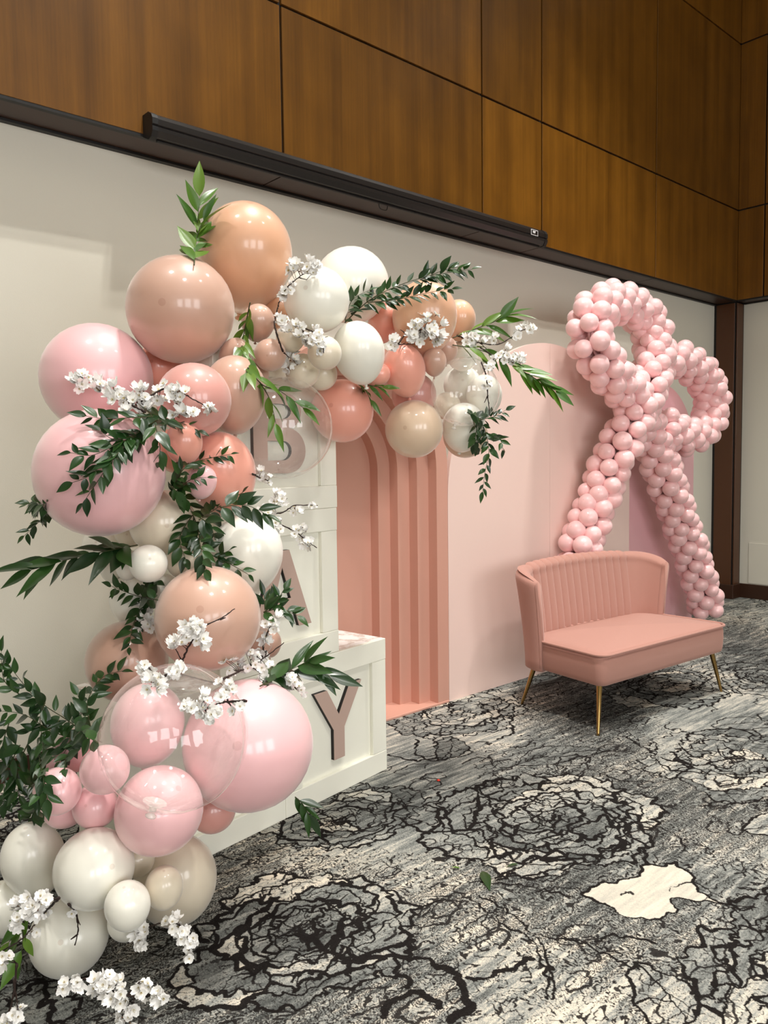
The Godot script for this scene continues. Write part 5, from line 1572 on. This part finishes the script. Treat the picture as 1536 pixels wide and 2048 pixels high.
	struct_mesh("baseboard_right", span_mesh(Vector3(CORNER_X + 0.172, 0, WOOD_Z), Vector3(CORNER_X + 0.19, 0.15, 7.2), 0.003), mats["dark_wood"], "dark brown baseboard along the side wall by the corner post", "baseboard")
	# the walls behind the camera
	struct_mesh("wall_left", span_mesh(Vector3(-5.5, 0, PLASTER_Z), Vector3(-5.3, ROOM_TOP, 7.4)), mats["plaster"], "plain pale wall at the near end of the room", "wall")
	var wf := Shape.new()
	var wx := [-5.3, -5.1, -2.9, -1.9, 0.3, 1.3, 3.5, 8.7]
	for i in range(0, wx.size(), 2):
		wf.box(Vector3((wx[i] + wx[i + 1]) / 2, ROOM_TOP / 2, 7.3), Vector3(wx[i + 1] - wx[i], ROOM_TOP, 0.2))
	for i in range(1, wx.size() - 1, 2):
		wf.box(Vector3((wx[i] + wx[i + 1]) / 2, 0.6, 7.3), Vector3(wx[i + 1] - wx[i], 1.2, 0.2))
		wf.box(Vector3((wx[i] + wx[i + 1]) / 2, (4.2 + ROOM_TOP) / 2, 7.3), Vector3(wx[i + 1] - wx[i], ROOM_TOP - 4.2, 0.2))
	struct_mesh("wall_front", wf.mesh(), mats["plaster"], "pale wall with three tall windows behind the viewer", "wall")
	for k in 3:
		var w := Node3D.new()
		w.name = "window_%d" % (k + 1)
		add_child(w)
		w.position = Vector3(-4.0 + 3.2 * k, 2.7, 7.28)
		tag(w, "tall window with lit blinds in the wall behind the viewer", "window", "windows behind the viewer", "structure")
		part("blind", box_mesh(Vector3(0, 0, 0.04), Vector3(2.2, 3.0, 0.01)), mats["window_blind"], w)
		for x: float in [-1.08, -0.36, 0.36, 1.08]:
			part("mullion", box_mesh(Vector3(x, 0, 0), Vector3(0.05, 3.0, 0.05), 0.004), mats["dark_wood"], w)
		for y: float in [-1.48, 0.2, 1.48]:
			part("crossbar", box_mesh(Vector3(0, y, 0), Vector3(2.2, 0.05, 0.05), 0.004), mats["dark_wood"], w)
	# projector screen case on the panelling
	var sc := thing("projector_screen_case", "long black projector screen case mounted under the wood panels", "screen case", Vector3(1.765, SOFFIT_Y, WOOD_Z))
	var prof := PackedVector2Array([Vector2(0.002, -0.004), Vector2(0.055, -0.028), Vector2(0.083, -0.022), Vector2(0.098, 0.004), Vector2(0.1, 0.02), Vector2(0.092, 0.026), Vector2(0.1, 0.032), Vector2(0.1, 0.058), Vector2(0.088, 0.078), Vector2(0.06, 0.094), Vector2(0.002, 0.094)])
	var run := Transform3D(Basis(Vector3(0, 0, 1), Vector3(0, 1, 0), Vector3(-1, 0, 0)), Vector3.ZERO)
	var body := Shape.new()
	body.extrude(prof, -3.06, -0.02, run)
	part("housing", body.mesh(), mats["case_black"], sc)
	for e in 2:
		var cap := Shape.new()
		var grown := PackedVector2Array()
		for p in prof:
			grown.append(Vector2(0.05, 0.034) + (p - Vector2(0.05, 0.034)) * 1.05)
		for p in grown.size():
			grown[p].x = maxf(grown[p].x, 0.001)
		cap.extrude(grown, -0.03 if e == 0 else -3.085, 0.0 if e == 0 else -3.055, run)
		part("end_cap", cap.mesh(), mats["black_metal"], sc)
	part("slot_bar", span_mesh(Vector3(0.04, -0.036, 0.05), Vector3(3.04, -0.026, 0.066), 0.003), mats["black_metal"], sc)
	var lp := PackedVector3Array()
	var lr := PackedFloat32Array()
	for i in 15:
		var a := PI * i / 14.0
		lp.append(Vector3(1.505 + 0.035 * cos(a), -0.034 - 0.036 * sin(a) - 0.004 * sin(3.0 * a), 0.058))
		lr.append(0.0028)
	var loop := Shape.new()
	loop.tube(lp, lr, 6)
	part("pull_loop", loop.mesh(), mats["black_metal"], sc)
	# small printed plate: white outline with a corner mark
	var plate := part("label_plate", box_mesh(Vector3(2.93, 0.045, 0.1005), Vector3(0.08, 0.04, 0.002)), mats["pale_print"], sc)
	part("plate_field", box_mesh(Vector3(2.93, 0.045, 0.1012), Vector3(0.07, 0.031, 0.002)), mats["case_black"], plate)
	var mark := Shape.new()
	mark.extrude(PackedVector2Array([Vector2(2.907, 0.056), Vector2(2.943, 0.056), Vector2(2.931, 0.036), Vector2(2.921, 0.044), Vector2(2.913, 0.036)]), 0.102, 0.1028)
	part("plate_mark", mark.mesh(), mats["pale_print"], plate)


func backdrops() -> void:
	# stepped arch niche
	var o := thing("arch_niche", "stepped pink arch niche with nested ridges beside the crates", "backdrop", Vector3(2.77, 0, -3.326))
	var outer := 0.72
	var spring := 1.44
	for k in 4:
		var r0 := outer - 0.095 * k
		var r1 := r0 - 0.095
		var band := PackedVector2Array()
		for i in 33:
			var a := PI * i / 32.0
			band.append(Vector2(cos(a) * r0, spring + sin(a) * r0))
		band.append(Vector2(-r0, 0.013))
		band.append(Vector2(-r1, 0.013))
		for i in 33:
			var a := PI - PI * i / 32.0
			band.append(Vector2(cos(a) * r1, spring + sin(a) * r1))
		band.append(Vector2(r1, 0.013))
		band.append(Vector2(r0, 0.013))
		var s := Shape.new()
		s.extrude(band, -0.29, -0.07 * k)
		part("arch_frame", s.mesh(), mats["niche_pink"], o)
	var b := Shape.new()
	b.extrude(arch_outline(-outer + 0.3, outer - 0.3, spring, 0.013), -0.295, -0.28)
	part("back_board", b.mesh(), mats["niche_pink"], o)
	part("base_plate", span_mesh(Vector3(-outer, 0, -0.29), Vector3(outer, 0.0135, 0.004), 0.002), mats["niche_pink"], o)
	# tall double panel
	var p := thing("arched_backdrop", "tall blush arched panel of two boards behind the loveseat", "backdrop", Vector3(4.53, 0, -3.345))
	for e in 2:
		var half := PackedVector2Array()
		var full := arch_outline(-1.03, 1.03, 1.26)
		half = PackedVector2Array()
		if e == 0:
			half.append(Vector2(-0.0012, 0.0))
			for i in 41:
				var a := PI / 2 + PI / 2 * i / 40.0
				half.append(Vector2(minf(-0.0012, 1.03 * cos(a)), 1.26 + 1.03 * sin(a)))
			half.append(Vector2(-1.03, 0.0))
		else:
			half.append(Vector2(1.03, 0.0))
			for i in 41:
				var a := PI / 2 * i / 40.0
				half.append(Vector2(maxf(0.0012, 1.03 * cos(a)), 1.26 + 1.03 * sin(a)))
			half.append(Vector2(0.0012, 0.0))
		var s := Shape.new()
		s.extrude(half, -0.02, 0.012)
		part("board", s.mesh(), mats["panel_blush"], p)
	part("stand", span_mesh(Vector3(-0.8, 0, -0.32), Vector3(-0.74, 0.03, -0.021)), mats["panel_blush"], p)
	part("stand", span_mesh(Vector3(0.74, 0, -0.09), Vector3(0.8, 0.03, -0.021)), mats["panel_blush"], p)
	var r := thing("arched_backdrop", "shorter rose pink arched panel behind the balloon bow near the corner", "backdrop", Vector3(6.243, 0, -3.47))
	var s2 := Shape.new()
	s2.extrude(arch_outline(-0.6, 0.6, 1.525), -0.02, 0.012)
	part("board", s2.mesh(), mats["panel_pink"], r)
	part("stand", span_mesh(Vector3(-0.03, 0, -0.3), Vector3(0.03, 0.03, -0.021)), mats["panel_pink"], r)
